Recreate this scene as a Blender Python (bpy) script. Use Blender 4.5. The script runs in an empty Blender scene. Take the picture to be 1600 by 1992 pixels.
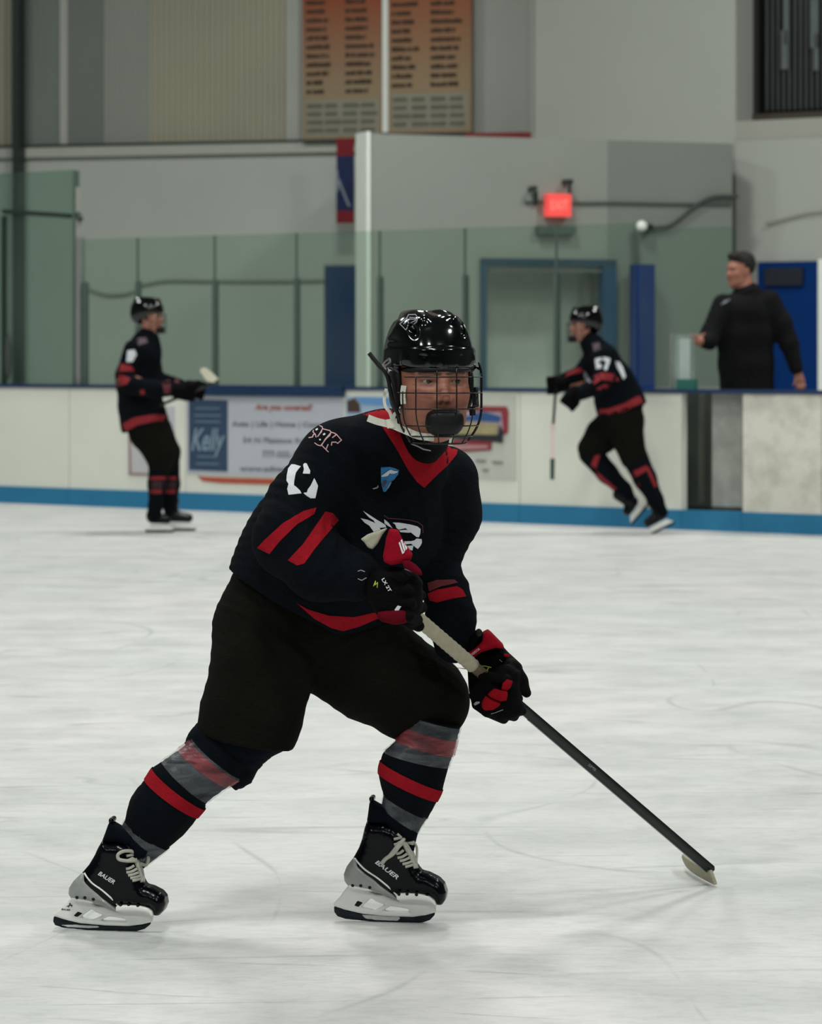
import bpy, bmesh, math, random
import numpy as np
from mathutils import Vector, Matrix, noise
from mathutils.bvhtree import BVHTree
random.seed(7)
SC = bpy.context.scene
COL = SC.collection

# ---------------------------------------------------------------- camera, world, lamps, exposure
F, CX, HY, H = 5642.0, 800.0, 688.0, 1.38        # focal length in pixels of the 1600-wide frame, horizon row, eye height
cd = bpy.data.cameras.new('camera'); cam = bpy.data.objects.new('camera', cd); COL.objects.link(cam)
cam.location = (0, 0, H); cam.rotation_euler = (math.pi / 2, 0, 0)
cd.sensor_fit = 'HORIZONTAL'; cd.sensor_width = 36.0; cd.lens = F / 1600 * 36
cd.shift_y = -(996 - HY) / 1600
cd.clip_end = 200
cd.dof.use_dof = True; cd.dof.focus_distance = 6.9; cd.dof.aperture_fstop = 8.0
SC.camera = cam
world = bpy.data.worlds.new('world'); SC.world = world; world.use_nodes = True
world.node_tree.nodes['Background'].inputs[0].default_value = (0.80, 0.86, 0.83, 1)
world.node_tree.nodes['Background'].inputs[1].default_value = 0.25
for ly in (-7, 3, 13, 23):                   # rows of high-bay lamps under the arena roof
    for lx in (-7.5, -0.5, 7.0):
        ld = bpy.data.lights.new('arena_lamp', 'AREA'); ld.shape = 'DISK'; ld.size = 1.7
        ld.energy = 500 if ly < 20 else 540
        ld.color = (0.975, 1.0, 0.965)
        lo = bpy.data.objects.new('arena_lamp', ld); lo.location = (lx, ly, 9.0); COL.objects.link(lo)
SC.view_settings.view_transform = 'Standard'; SC.view_settings.look = 'None'
SC.view_settings.gamma = 1.0; SC.view_settings.use_curve_mapping = False
SC.view_settings.exposure = -0.5
SC.cycles.use_denoising = True
SC.cycles.max_bounces = 8; SC.cycles.transparent_max_bounces = 16

# ---------------------------------------------------------------- pixels to metres
def W(px, py, Y):
    return np.array([(px - CX) * Y / F, Y, H - (py - HY) * Y / F])
def V(p): return Vector((float(p[0]), float(p[1]), float(p[2])))

# ---------------------------------------------------------------- materials
def srgb(c):
    if isinstance(c, str):
        c = [int(c[i:i + 2], 16) / 255 for i in (0, 2, 4)]
    return tuple(((x / 12.92) if x <= 0.04045 else ((x + 0.055) / 1.055) ** 2.4) for x in c) + (1,)
def mat(name, col, rough=0.6, metal=0, var=0.12, scale=8.0, bump=0.0, bscale=60.0, coat=0.0, spec=0.5, attr=None, emit=0.0, sheen=0.0, stretch=(1, 1, 1)):
    m = bpy.data.materials.new(name); m.use_nodes = True
    nt = m.node_tree; N = nt.nodes; L = nt.links
    b = N['Principled BSDF']
    b.inputs['Roughness'].default_value = rough; b.inputs['Metallic'].default_value = metal
    b.inputs['Coat Weight'].default_value = coat; b.inputs['Coat Roughness'].default_value = 0.06
    b.inputs['Specular IOR Level'].default_value = spec
    b.inputs['Sheen Weight'].default_value = sheen
    tc = N.new('ShaderNodeTexCoord'); mp = N.new('ShaderNodeMapping'); mp.inputs['Scale'].default_value = stretch
    L.new(tc.outputs['Object'], mp.inputs[0])
    c = srgb(col)
    nz = N.new('ShaderNodeTexNoise'); nz.inputs['Scale'].default_value = scale; nz.inputs['Detail'].default_value = 5
    L.new(mp.outputs[0], nz.inputs['Vector'])
    mx = N.new('ShaderNodeMix'); mx.data_type = 'RGBA'
    mx.inputs[6].default_value = tuple(x * (1 - var) for x in c[:3]) + (1,)
    mx.inputs[7].default_value = tuple(min(1, x * (1 + var)) for x in c[:3]) + (1,)
    L.new(nz.outputs[0], mx.inputs[0])
    out = mx.outputs[2]
    if attr:
        at = N.new('ShaderNodeAttribute'); at.attribute_name = attr
        mm = N.new('ShaderNodeMix'); mm.data_type = 'RGBA'; mm.blend_type = 'MULTIPLY'; mm.inputs[0].default_value = 1
        L.new(mx.outputs[2], mm.inputs[6]); L.new(at.outputs['Color'], mm.inputs[7]); out = mm.outputs[2]
    L.new(out, b.inputs['Base Color'])
    if emit:
        L.new(out, b.inputs['Emission Color']); b.inputs['Emission Strength'].default_value = emit
    if bump:
        n2 = N.new('ShaderNodeTexNoise'); n2.inputs['Scale'].default_value = bscale; n2.inputs['Detail'].default_value = 4
        L.new(mp.outputs[0], n2.inputs['Vector'])
        bp = N.new('ShaderNodeBump'); bp.inputs['Strength'].default_value = bump; bp.inputs['Distance'].default_value = 0.01
        L.new(n2.outputs[0], bp.inputs['Height']); L.new(bp.outputs[0], b.inputs['Normal'])
    return m
def glassmat(name, tint, refl=0.06, rough=0.05, dirt=0.0):
    m = bpy.data.materials.new(name); m.use_nodes = True
    nt = m.node_tree; N = nt.nodes; L = nt.links; N.remove(N['Principled BSDF'])
    tr = N.new('ShaderNodeBsdfTransparent'); tr.inputs[0].default_value = tuple(tint) + (1,)
    gl = N.new('ShaderNodeBsdfGlossy'); gl.inputs['Roughness'].default_value = rough
    df = N.new('ShaderNodeBsdfDiffuse'); df.inputs[0].default_value = (.6, .68, .64, 1)
    m1 = N.new('ShaderNodeMixShader'); m1.inputs[0].default_value = refl
    L.new(tr.outputs[0], m1.inputs[1]); L.new(gl.outputs[0], m1.inputs[2])
    nz = N.new('ShaderNodeTexNoise'); nz.inputs['Scale'].default_value = 1.6; nz.inputs['Detail'].default_value = 5
    ml = N.new('ShaderNodeMath'); ml.operation = 'MULTIPLY'; ml.inputs[1].default_value = dirt * 2
    L.new(nz.outputs[0], ml.inputs[0])
    m2 = N.new('ShaderNodeMixShader'); L.new(ml.outputs[0], m2.inputs[0])
    L.new(m1.outputs[0], m2.inputs[1]); L.new(df.outputs[0], m2.inputs[2])
    L.new(m2.outputs[0], N['Material Output'].inputs[0])
    return m

M = {}
M['black_cloth'] = mat('black_cloth', '0d1116', .95, var=.35, scale=14, bump=.5, bscale=220, spec=.06)
M['navy_cloth'] = mat('navy_cloth', '0b1017', .95, var=.3, scale=14, bump=.5, bscale=220, spec=.06)
M['pants_cloth'] = mat('pants_cloth', '13130f', .95, var=.35, scale=9, bump=.5, bscale=180, spec=.06)
M['red_cloth'] = mat('red_cloth', '971a25', .95, var=.25, scale=30, bump=.5, bscale=260, spec=.04)
M['red_glove'] = mat('red_glove', '8c0d20', .8, var=.3, scale=40, bump=.4, bscale=300, spec=.06)
M['black_glove'] = mat('black_glove', '060507', .75, var=.4, scale=25, bump=.5, bscale=160, spec=.07)
M['cream_flap'] = mat('cream_flap', 'a5a592', .8, var=.2, scale=40, bump=.3)
M['white_print'] = mat('white_print', 'd3d6db', .6, var=.15, scale=40)
M['pink_print'] = mat('pink_print', 'c79a9f', .6, var=.2, scale=40)
M['grey_print'] = mat('grey_print', '8d9096', .6, var=.2, scale=40)
M['dark_red_print'] = mat('dark_red_print', '4a1a24', .7, var=.2, scale=40)
M['blue_patch'] = mat('blue_patch', '1f74ad', .6, var=.3, scale=60)
M['green_print'] = mat('green_print', 'a8c23a', .6)
M['helmet'] = mat('helmet_plastic', '050608', .12, var=.2, bump=.02, bscale=30, coat=.25, spec=.5)
M['black_plastic'] = mat('black_plastic', '07080a', .5, var=.2, spec=.25)
M['wire'] = mat('cage_wire', '0c0d10', .3, metal=.3, var=.1)
M['skin'] = mat('skin', 'ffffff', .55, var=.10, scale=30, bump=.08, bscale=200, attr='Col')
M['eye'] = mat('eye', 'ffffff', .2, var=.02, attr='Col')
M['hair'] = mat('hair', '17110d', .7, var=.4, scale=60, bump=.8, bscale=120)
M['strap'] = mat('strap', 'cfcfc2', .7, var=.15, scale=60, bump=.3, bscale=300)
M['boot'] = mat('skate_boot', '04050a', .2, var=.4, scale=20, bump=.35, bscale=22, coat=0, spec=.2)
M['boot_grey'] = mat('skate_heel', '8e918e', .35, var=.25, scale=45, bump=.2, bscale=90, coat=.3)
M['holder'] = mat('blade_holder', 'e6e8e4', .35, var=.06, scale=20, bump=.03)
M['runner'] = mat('runner_steel', '232a30', .3, metal=.8, var=.5, scale=50, bump=.2)
M['frost'] = mat('frost', 'c9cdcc', .7, var=.2, scale=60, bump=.6)
M['lace'] = mat('lace', 'b9b8ad', .8, var=.15, scale=80, bump=.5, bscale=400)
M['shaft'] = mat('stick_shaft', '0f1313', .35, var=.5, scale=15, spec=.3)
M['shaft_edge'] = mat('stick_shaft_edge', '5f6568', .35, var=.3, scale=15)
M['worn_shaft'] = mat('worn_shaft', '5f5443', .5, var=.4, scale=30)
M['stick_tape'] = mat('stick_tape', 'a9a48d', .85, var=.2, scale=60, bump=.5, bscale=250)
M['dirty_white'] = None

def tape_mat(name, col, alpha, col2=None):
    m = bpy.data.materials.new(name); m.use_nodes = True
    nt = m.node_tree; N = nt.nodes; L = nt.links; b = N['Principled BSDF']
    b.inputs['Base Color'].default_value = srgb(col); b.inputs['Roughness'].default_value = .28
    tc = N.new('ShaderNodeTexCoord')
    mp = N.new('ShaderNodeMapping'); mp.inputs['Rotation'].default_value = (0, -.6, 0); mp.inputs['Scale'].default_value = (9, 9, 34)
    L.new(tc.outputs['Object'], mp.inputs[0])
    nz = N.new('ShaderNodeTexNoise'); nz.inputs['Scale'].default_value = 1.0; nz.inputs['Detail'].default_value = 6; nz.inputs['Distortion'].default_value = 1.5
    L.new(mp.outputs[0], nz.inputs['Vector'])
    r = N.new('ShaderNodeMapRange'); r.inputs[1].default_value = .35; r.inputs[2].default_value = .72
    r.inputs[3].default_value = alpha * .45; r.inputs[4].default_value = min(1, alpha * 1.7)
    L.new(nz.outputs[0], r.inputs[0]); L.new(r.outputs[0], b.inputs['Alpha'])
    bp = N.new('ShaderNodeBump'); bp.inputs['Strength'].default_value = .6; bp.inputs['Distance'].default_value = .006
    L.new(nz.outputs[0], bp.inputs['Height']); L.new(bp.outputs[0], b.inputs['Normal'])
    return m
M['clear_tape'] = tape_mat('clear_tape', '9aa2a8', .19)
M['clear_tape_red'] = tape_mat('clear_tape_red', 'b03a44', .38)

# ---------------------------------------------------------------- objects
def tag(o, label=None, cat=None, group=None, kind=None):
    if label: o['label'] = label
    if cat: o['category'] = cat
    if group: o['group'] = group
    if kind: o['kind'] = kind
    return o
def empty(name, loc, label, cat, group=None):
    o = bpy.data.objects.new(name, None); o.location = V(loc); COL.objects.link(o); o.empty_display_size = .1
    bpy.context.view_layer.update()
    return tag(o, label, cat, group)
def mk(name, verts, faces, m, parent=None, smooth=True, mats=None, midx=None, fix=True):
    me = bpy.data.meshes.new(name)
    me.from_pydata([tuple(map(float, v)) for v in verts], [], [tuple(int(i) for i in f) for f in faces])
    for mm in (mats or [m]): me.materials.append(mm)
    if midx is not None: me.polygons.foreach_set('material_index', midx)
    if smooth: me.polygons.foreach_set('use_smooth', [True] * len(me.polygons))
    if fix:
        bm = bmesh.new(); bm.from_mesh(me); bmesh.ops.recalc_face_normals(bm, faces=bm.faces); bm.to_mesh(me); bm.free()
    me.update()
    o = bpy.data.objects.new(name, me); COL.objects.link(o)
    if parent is not None:
        o.parent = parent; o.matrix_parent_inverse = parent_inv(parent)
    return o
def parent_inv(p):
    mt = Matrix.Identity(4); q = p
    mt = q.matrix_basis.copy()
    while q.parent is not None:
        mt = q.parent.matrix_basis @ q.matrix_parent_inverse @ mt; q = q.parent
    return mt.inverted()

class MB:                                        # collects simple solids into one mesh
    def __init__(s): s.v = []; s.f = []; s.mi = []
    def add(s, v, f, mi=0):
        n = len(s.v); s.v += [tuple(map(float, x)) for x in v]; s.f += [tuple(i + n for i in q) for q in f]; s.mi += [mi] * len(f); return s
    def prism(s, base, up, mi=0):                # base: points, up: vector
        n = len(base); b = [np.array(p, float) for p in base]; t = [p + np.array(up, float) for p in b]
        return s.add(b + t, [tuple(range(n - 1, -1, -1)), tuple(range(n, 2 * n))] + [(i, (i + 1) % n, (i + 1) % n + n, i + n) for i in range(n)], mi)
    def tube(s, pts, r, n=8, mi=0, flat=None, cap=True):
        pts = [np.array(p, float) for p in pts]; m = len(pts); vs = []
        up = None
        for i, p in enumerate(pts):
            t = pts[min(i + 1, m - 1)] - pts[max(i - 1, 0)]; t = t / (np.linalg.norm(t) + 1e-9)
            if up is None:
                up = np.array([0, 0, 1.]) if abs(t[2]) < .9 else np.array([1., 0, 0])
                if flat is not None: up = np.array(flat[0], float)
            up = up - t * up.dot(t); up /= np.linalg.norm(up) + 1e-9
            sd = np.cross(t, up); rr = r[i] if hasattr(r, '__len__') else r
            fl = flat[1] if flat is not None else 1.0
            for k in range(n):
                a = 2 * math.pi * k / n
                vs.append(p + sd * math.cos(a) * rr + up * math.sin(a) * rr * fl)
        fs = [(i * n + k, i * n + (k + 1) % n, (i + 1) * n + (k + 1) % n, (i + 1) * n + k) for i in range(m - 1) for k in range(n)]
        if cap: fs += [tuple(range(n - 1, -1, -1)), tuple((m - 1) * n + k for k in range(n))]
        return s.add(vs, fs, mi)
    def ball(s, c, r, n=10, mi=0):
        c = np.array(c, float); r = np.array([r, r, r] if not hasattr(r, '__len__') else r)
        vs = [c + r * np.array([0, 0, 1])]
        for i in range(1, n):
            for k in range(2 * n):
                a = math.pi * i / n; b = math.pi * k / n
                vs.append(c + r * np.array([math.sin(a) * math.cos(b), math.sin(a) * math.sin(b), math.cos(a)]))
        vs.append(c - r * np.array([0, 0, 1])); m = 2 * n
        fs = [(0, 1 + k, 1 + (k + 1) % m) for k in range(m)]
        for i in range(n - 2):
            fs += [(1 + i * m + k, 1 + (i + 1) * m + k, 1 + (i + 1) * m + (k + 1) % m, 1 + i * m + (k + 1) % m) for k in range(m)]
        e = len(vs) - 1; fs += [(e, 1 + (n - 2) * m + (k + 1) % m, 1 + (n - 2) * m + k) for k in range(m)]
        return s.add(vs, fs, mi)
    def build(s, name, m, parent=None, smooth=False, **kw):
        if isinstance(m, list): return mk(name, s.v, s.f, None, parent, smooth, mats=m, midx=s.mi, **kw)
        return mk(name, s.v, s.f, m, parent, smooth, **kw)
def bez(pts, n=8):                               # Catmull-Rom through points
    pts = [np.array(p, float) for p in pts]; out = []
    for i in range(len(pts) - 1):
        p0 = pts[max(i - 1, 0)]; p1 = pts[i]; p2 = pts[i + 1]; p3 = pts[min(i + 2, len(pts) - 1)]
        for k in range(n):
            t = k / n
            out.append(.5 * ((2 * p1) + (-p0 + p2) * t + (2 * p0 - 5 * p1 + 4 * p2 - p3) * t * t + (-p0 + 3 * p1 - 3 * p2 + p3) * t ** 3))
    out.append(pts[-1]); return out

# ---------------------------------------------------------------- implicit surfaces
def unit(v): v = np.array(v, float); return v / np.linalg.norm(v)
def f_cap(A, B, ra, rb, dv=(0, 1, 0)):
    A = np.array(A, float); B = np.array(B, float); ax = B - A; L2 = ax.dot(ax) + 1e-12; a = ax / math.sqrt(L2)
    d = np.array(dv, float); d = d - a * d.dot(a)
    if np.linalg.norm(d) < 1e-3: d = np.array([1., 0, 0]); d = d - a * d.dot(a)
    d = d / np.linalg.norm(d); s = np.cross(a, d)
    ra = tuple(ra) if hasattr(ra, '__len__') else (ra, ra); rb = tuple(rb) if hasattr(rb, '__len__') else (rb, rb)
    def fn(P):
        Q = P - A; t = np.clip(Q @ ax / L2, 0, 1)
        Q = Q - t[..., None] * ax
        rs = ra[0] + (rb[0] - ra[0]) * t; rd = ra[1] + (rb[1] - ra[1]) * t; m = np.minimum(rs, rd)
        return (np.sqrt((Q @ a / m) ** 2 + (Q @ s / rs) ** 2 + (Q @ d / rd) ** 2) - 1) * m
    R = max(max(ra), max(rb))
    return fn, np.minimum(A, B) - R, np.maximum(A, B) + R
def f_ell(C, r, R=None, p=2.0):
    C = np.array(C, float); r = np.array(r, float) if hasattr(r, '__len__') else np.array([r, r, r], float); R = np.eye(3) if R is None else R   # rows of R = local axes
    def fn(P):
        Q = np.abs((P - C) @ R.T) / r
        return ((Q ** p).sum(-1) ** (1 / p) - 1) * r.min()
    e = np.abs(R.T) @ r
    return fn, C - e, C + e
def poly_sd(x, z, pts):
    pts = np.array(pts, float); d = np.full(x.shape, 1e9); s = np.zeros(x.shape, bool); n = len(pts)
    for i in range(n):
        a = pts[i]; b = pts[(i + 1) % n]; e = b - a
        wx = x - a[0]; wz = z - a[1]; t = np.clip((wx * e[0] + wz * e[1]) / (e @ e + 1e-12), 0, 1)
        d = np.minimum(d, (wx - e[0] * t) ** 2 + (wz - e[1] * t) ** 2)
        if e[1] != 0:
            c = (a[1] > z) != (b[1] > z)
            s ^= c & (x < a[0] + (z - a[1]) * e[0] / e[1])
    d = np.sqrt(d); return np.where(s, -d, d)
def f_poly(O, ex, ez, pts, hw, r, holes=(), w0=0.0):
    O = np.array(O, float); ex = unit(ex); ez = unit(ez); ew = np.cross(ez, ex); ew = -ew if ew[1] < 0 else ew
    pts = np.array(pts, float)
    def fn(P):
        Q = P - O; x = Q @ ex; z = Q @ ez; w = np.abs(Q @ ew - w0)
        d = poly_sd(x, z, pts)
        for h in holes: d = np.maximum(d, -poly_sd(x, z, h))
        a = d + r; b = w - hw + r
        return np.sqrt(np.maximum(a, 0) ** 2 + np.maximum(b, 0) ** 2) + np.minimum(np.maximum(a, b), 0) - r
    cs = [O + ex * p[0] + ez * p[1] + ew * (w0 + q * hw) for p in pts for q in (-1, 1)]
    return fn, np.min(cs, 0), np.max(cs, 0)
def f_half(px1, py1, px2, py2, Y):               # solid on the right-hand side (below, walking left to right) of an image line, seen at depth Y
    a = W(px1, py1, Y); b = W(px2, py2, Y); t = unit(b - a); n = np.array([-t[2], 0, t[0]])
    def fn(P): return (P - a) @ n                # positive above the line
    return fn
def smin(a, b, k):
    if k <= 0: return np.minimum(a, b)
    h = np.maximum(k - np.abs(a - b), 0) / k
    return np.minimum(a, b) - h * h * k * .25
def comp(prims, k=.02, clips=()):                # union of prims cut by half-spaces
    lo = np.min([p[1] for p in prims], 0); hi = np.max([p[2] for p in prims], 0)
    def fn(P):
        d = prims[0][0](P)
        for p in prims[1:]: d = smin(d, p[0](P), k)
        for c in clips: d = -smin(-d, c(P), .006)   # keep where clip value > 0
        return d
    return fn, lo, hi
class Field:
    def __init__(s, h): s.h = h; s.ops = []
    def add(s, prim, k=.02): s.ops.append((prim, k, 1)); return s
    def sub(s, prim, k=.005): s.ops.append((prim, k, -1)); return s
    def chain(s, pts, k=.02, dv=(0, 1, 0), kk=None):   # (px, py, Y, side px, depth px)
        for p, q in zip(pts[:-1], pts[1:]):
            s.add(f_cap(W(*p[:3]), W(*q[:3]), (p[3] * p[2] / F, p[4] * p[2] / F), (q[3] * q[2] / F, q[4] * q[2] / F), dv), k)
        return s
    def bake(s, disp=None):
        h = s.h; U = [o for o in s.ops if o[2] > 0]
        lo = np.min([o[0][1] for o in U], 0) - 4 * h; hi = np.max([o[0][2] for o in U], 0) + 4 * h
        n = np.ceil((hi - lo) / h).astype(int) + 1
        G = np.ones(n, np.float32)
        for (fn, a, b), k, sg in s.ops:
            i0 = np.clip(((a - k - 3 * h - lo) / h).astype(int), 0, n - 1); i1 = np.clip(((b + k + 3 * h - lo) / h).astype(int) + 2, 1, n)
            if (i1 <= i0).any(): continue
            ax = [lo[j] + h * np.arange(i0[j], i1[j]) for j in range(3)]
            P = np.stack(np.meshgrid(*ax, indexing='ij'), -1)
            d = fn(P); sl = tuple(slice(i0[j], i1[j]) for j in range(3)); g = G[sl]
            G[sl] = smin(g, d, k) if sg > 0 else -smin(-g, d, k)
        if disp is not None:
            ax = [lo[j] + h * np.arange(n[j]) for j in range(3)]
            P = np.stack(np.meshgrid(*ax, indexing='ij'), -1); G = G + disp(P)
        return nets(G, lo, h)
    def build(s, name, m, parent=None, disp=None, **kw):
        v, f = s.bake(disp); return mk(name, v, f, m, parent, fix=False, **kw)
def nets(G, lo, h):
    S = G < 0; n = np.array(G.shape)
    co = [(i, j, k) for i in (0, 1) for j in (0, 1) for k in (0, 1)]
    sl = lambda c: tuple(slice(c[a], n[a] - 1 + c[a]) for a in range(3))
    cnt = sum(S[sl(c)].astype(np.int8) for c in co); mask = (cnt > 0) & (cnt < 8)
    ijk = np.argwhere(mask); idx = -np.ones(mask.shape, np.int64); idx[mask] = np.arange(len(ijk))
    acc = np.zeros((len(ijk), 3)); num = np.zeros(len(ijk))
    vals = {c: G[sl(c)][mask] for c in co}
    for a in co:
        for ax in range(3):
            if a[ax]: continue
            b = tuple(a[q] + (q == ax) for q in range(3)); fa = vals[a]; fb = vals[b]; cr = (fa < 0) != (fb < 0)
            t = np.where(cr, fa / np.where(cr, fa - fb, 1), 0)
            p = np.array(a, float)[None] + t[:, None] * np.array([q == ax for q in range(3)], float)[None]
            acc[cr] += p[cr]; num += cr
    v = (ijk + acc / num[:, None]) * h + lo; fs = []
    for ax in range(3):
        u, w = (ax + 1) % 3, (ax + 2) % 3
        a = [slice(0, None)] * 3; b = [slice(0, None)] * 3; a[ax] = slice(0, n[ax] - 1); b[ax] = slice(1, n[ax])
        e = np.argwhere(S[tuple(a)] != S[tuple(b)])
        e = e[(e[:, u] > 0) & (e[:, w] > 0) & (e[:, u] < n[u] - 1) & (e[:, w] < n[w] - 1)]
        ins = S[tuple(e.T)]
        def cell(du, dw): q = e.copy(); q[:, u] += du; q[:, w] += dw; return idx[tuple(q.T)]
        Q = np.stack([cell(-1, -1), cell(0, -1), cell(0, 0), cell(-1, 0)], 1)
        Q[~ins] = Q[~ins][:, ::-1]; fs.append(Q)
    return v, np.concatenate(fs)
def folds(amp, items, seed=0):
    """cloth folds: waves along a direction, warped, faded around a centre. items: (centre, radius, direction, wavelength, weight)"""
    def fn(P):
        d = np.zeros(P.shape[:3])
        for c, R, n, wl, wt in items:
            q = P - np.array(c); r = np.sqrt((q ** 2).sum(-1)); fall = np.clip(1 - r / R, 0, 1)
            s = q @ unit(n); o = q @ unit(np.cross(n, (0.3, .9, .2)))
            ph = s * 6.283 / wl + 1.3 * np.sin(o * 9 + seed) + .8 * np.sin(o * 21 + s * 8 + seed * 2)
            d += wt * fall * (1 - np.abs(np.sin(ph)) ** .7)
        return -amp * d
    return fn
def shell(name, base_fn_field, *a, **k): pass

# loft through pairs of image points with a depth
def loft(stations, t0=0.0, t1=None, off=0.0, n=36, per=6, wr=0.0, seed=0, cap=True, ptsn=None):
    """stations: (Lx, Ly, Rx, Ry, Y, rd)"""
    S = np.array(stations, float); m = len(S) - 1; t1 = m if t1 is None else t1
    Lw = np.array([W(s[0], s[1], s[4]) for s in S]); Rw = np.array([W(s[2], s[3], s[4]) for s in S]); rd = S[:, 5]
    cat = np.concatenate([Lw, Rw, rd[:, None]], 1)
    def at(t):
        i = int(min(max(math.floor(t), 0), m - 1)); u = t - i
        p0, p1, p2, p3 = cat[max(i - 1, 0)], cat[i], cat[i + 1], cat[min(i + 2, m)]
        return .5 * ((2 * p1) + (-p0 + p2) * u + (2 * p0 - 5 * p1 + 4 * p2 - p3) * u * u + (-p0 + 3 * p1 - 3 * p2 + p3) * u ** 3)
    k = max(2, int(round((t1 - t0) * per)) + 1); vs = []
    for j in range(k):
        q = at(t0 + (t1 - t0) * j / (k - 1)); L, R, r = q[:3], q[3:6], q[6]; c = (L + R) / 2; s = (R - L) / 2; ls = np.linalg.norm(s)
        for a in range(n):
            th = 2 * math.pi * a / n
            o = off + (wr * noise.noise(Vector((math.cos(th) * 3 + seed, math.sin(th) * 3, j * .9))) if wr else 0)
            vs.append(c + s * math.cos(th) * (1 + o / ls) + np.array([0, 1., 0]) * math.sin(th) * (r + o))
    fs = [(i * n + a, i * n + (a + 1) % n, (i + 1) * n + (a + 1) % n, (i + 1) * n + a) for i in range(k - 1) for a in range(n)]
    if cap: fs += [tuple(range(n)), tuple((k - 1) * n + a for a in range(n))]
    return vs, fs

# flat appliques laid on a surface, seen from the front
def bvh_of(objs):
    vs = []; fs = []
    for o in objs:
        n = len(vs); mw = world_of(o)
        vs += [mw @ v.co for v in o.data.vertices]; fs += [tuple(i + n for i in p.vertices) for p in o.data.polygons]
    return BVHTree.FromPolygons(vs, fs)
def world_of(o):
    mt = o.matrix_basis.copy(); q = o
    while q.parent is not None:
        mt = q.parent.matrix_basis @ q.matrix_parent_inverse @ mt; q = q.parent
    return mt
EYE = Vector((0, 0, H))
def hit(bvh, px, py):
    d = (V(W(px, py, 7.0)) - EYE).normalized(); h = bvh.ray_cast(EYE, d)
    return h[0], d
def decal(name, polys, bvh, m, parent, off=.0015, thick=.002, maxe=7.0, mesh2d=None):
    """polys: list of closed outlines in image pixels, laid on the surface under them as thin cloth"""
    bm = bmesh.new()
    if mesh2d is not None:
        vv = [bm.verts.new((x, y, 0)) for x, y in mesh2d[0]]
        for f in mesh2d[1]:
            try: bm.faces.new([vv[i] for i in f])
            except ValueError: pass
    for p in polys:
        try: bm.faces.new([bm.verts.new((x, y, 0)) for x, y in p])
        except ValueError: pass
    bmesh.ops.triangulate(bm, faces=bm.faces)
    for _ in range(5):
        es = [e for e in bm.edges if e.calc_length() > maxe]
        if not es: break
        bmesh.ops.subdivide_edges(bm, edges=es, cuts=1); bmesh.ops.triangulate(bm, faces=bm.faces)
    bad = []
    for v in bm.verts:
        h, d = hit(bvh, v.co.x, v.co.y)
        if h is None: bad.append(v)
        else: v.co = h - d * off
    bmesh.ops.delete(bm, geom=bad, context='VERTS')
    if not bm.faces: bm.free(); return None
    for f in bm.faces:
        f.normal_update()
        if f.normal.y > 0: f.normal_flip()
    # thickness
    r = bmesh.ops.solidify(bm, geom=bm.faces[:], thickness=thick)
    me = bpy.data.meshes.new(name); bm.to_mesh(me); bm.free(); me.materials.append(m)
    o = bpy.data.objects.new(name, me); COL.objects.link(o)
    if parent is not None: o.parent = parent; o.matrix_parent_inverse = parent_inv(parent)
    return o
def stroke(pts, w):
    out = []
    for a, b in zip(pts[:-1], pts[1:]):
        a = np.array(a, float); b = np.array(b, float); t = unit(b - a); n = np.array([-t[1], t[0]]) * w / 2; e = t * w * .3
        out.append([tuple(a - n - e), tuple(b - n + e), tuple(b + n + e), tuple(a + n - e)])
    return out
def text2d(s, size=1.0, bold=0.0, shear=0.0, res=3):
    cu = bpy.data.curves.new('lettering', 'FONT'); cu.body = s; cu.size = size; cu.align_x = 'CENTER'; cu.align_y = 'CENTER'
    cu.offset = bold; cu.shear = shear; cu.resolution_u = res
    o = bpy.data.objects.new('lettering', cu); COL.objects.link(o)
    bpy.context.view_layer.update()
    me = bpy.data.meshes.new_from_object(o.evaluated_get(bpy.context.evaluated_depsgraph_get()))
    v = np.array([tuple(x.co)[:2] for x in me.vertices]); f = [tuple(p.vertices) for p in me.polygons]
    bpy.data.objects.remove(o); bpy.data.curves.remove(cu); bpy.data.meshes.remove(me)
    return v, f
def text_px(s, cx, cy, w, h, ang=0.0, bold=0.01, shear=0.0):
    """2-D lettering mesh in image pixels, fitted in w x h, turned by ang degrees clockwise"""
    v, f = text2d(s, 1.0, bold, shear); lo = v.min(0); hi = v.max(0); v = (v - (lo + hi) / 2) / (hi - lo) * (w, h)
    a = math.radians(ang); x = v[:, 0]; y = -v[:, 1]
    return [(cx + p * math.cos(a) - q * math.sin(a), cy + p * math.sin(a) + q * math.cos(a)) for p, q in zip(x, y)], f

# ================================================================ THE SETTING
class Line:                                      # a vertical plane standing on the ground under two image columns
    def __init__(s, pa, Ya, pb, Yb):
        s.A = np.array([(pa - CX) * Ya / F, Ya]); B = np.array([(pb - CX) * Yb / F, Yb])
        s.d = (B - s.A) / np.linalg.norm(B - s.A); s.n = np.array([-s.d[1], s.d[0]]); s.n = s.n if s.n[1] > 0 else -s.n
    def Y(s, px, v=0.0): r = np.array([(px - CX) / F, 1.0]); return (s.n @ s.A + v) / (s.n @ r)
    def pt(s, px, py, v=0.0): return W(px, py, s.Y(px, v))
    def u(s, px, v=0.0): p = s.pt(px, HY, v)[:2]; return s.d @ (p - s.A)
    def z(s, px, py, v=0.0): return H - (py - HY) * s.Y(px, v) / F
    def at(s, u, v, z): p = s.A + s.d * u + s.n * v; return np.array([p[0], p[1], z])
    def box(s, mb, u0, u1, z0, z1, v0, v1, mi=0):
        return mb.prism([s.at(u0, v0, z0), s.at(u1, v0, z0), s.at(u1, v1, z0), s.at(u0, v1, z0)], (0, 0, z1 - z0), mi)
    def pbox(s, mb, p0, p1, z0, z1, v0, v1, mi=0): return s.box(mb, s.u(p0, v0), s.u(p1, v0), z0, z1, v0, v1, mi)
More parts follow.
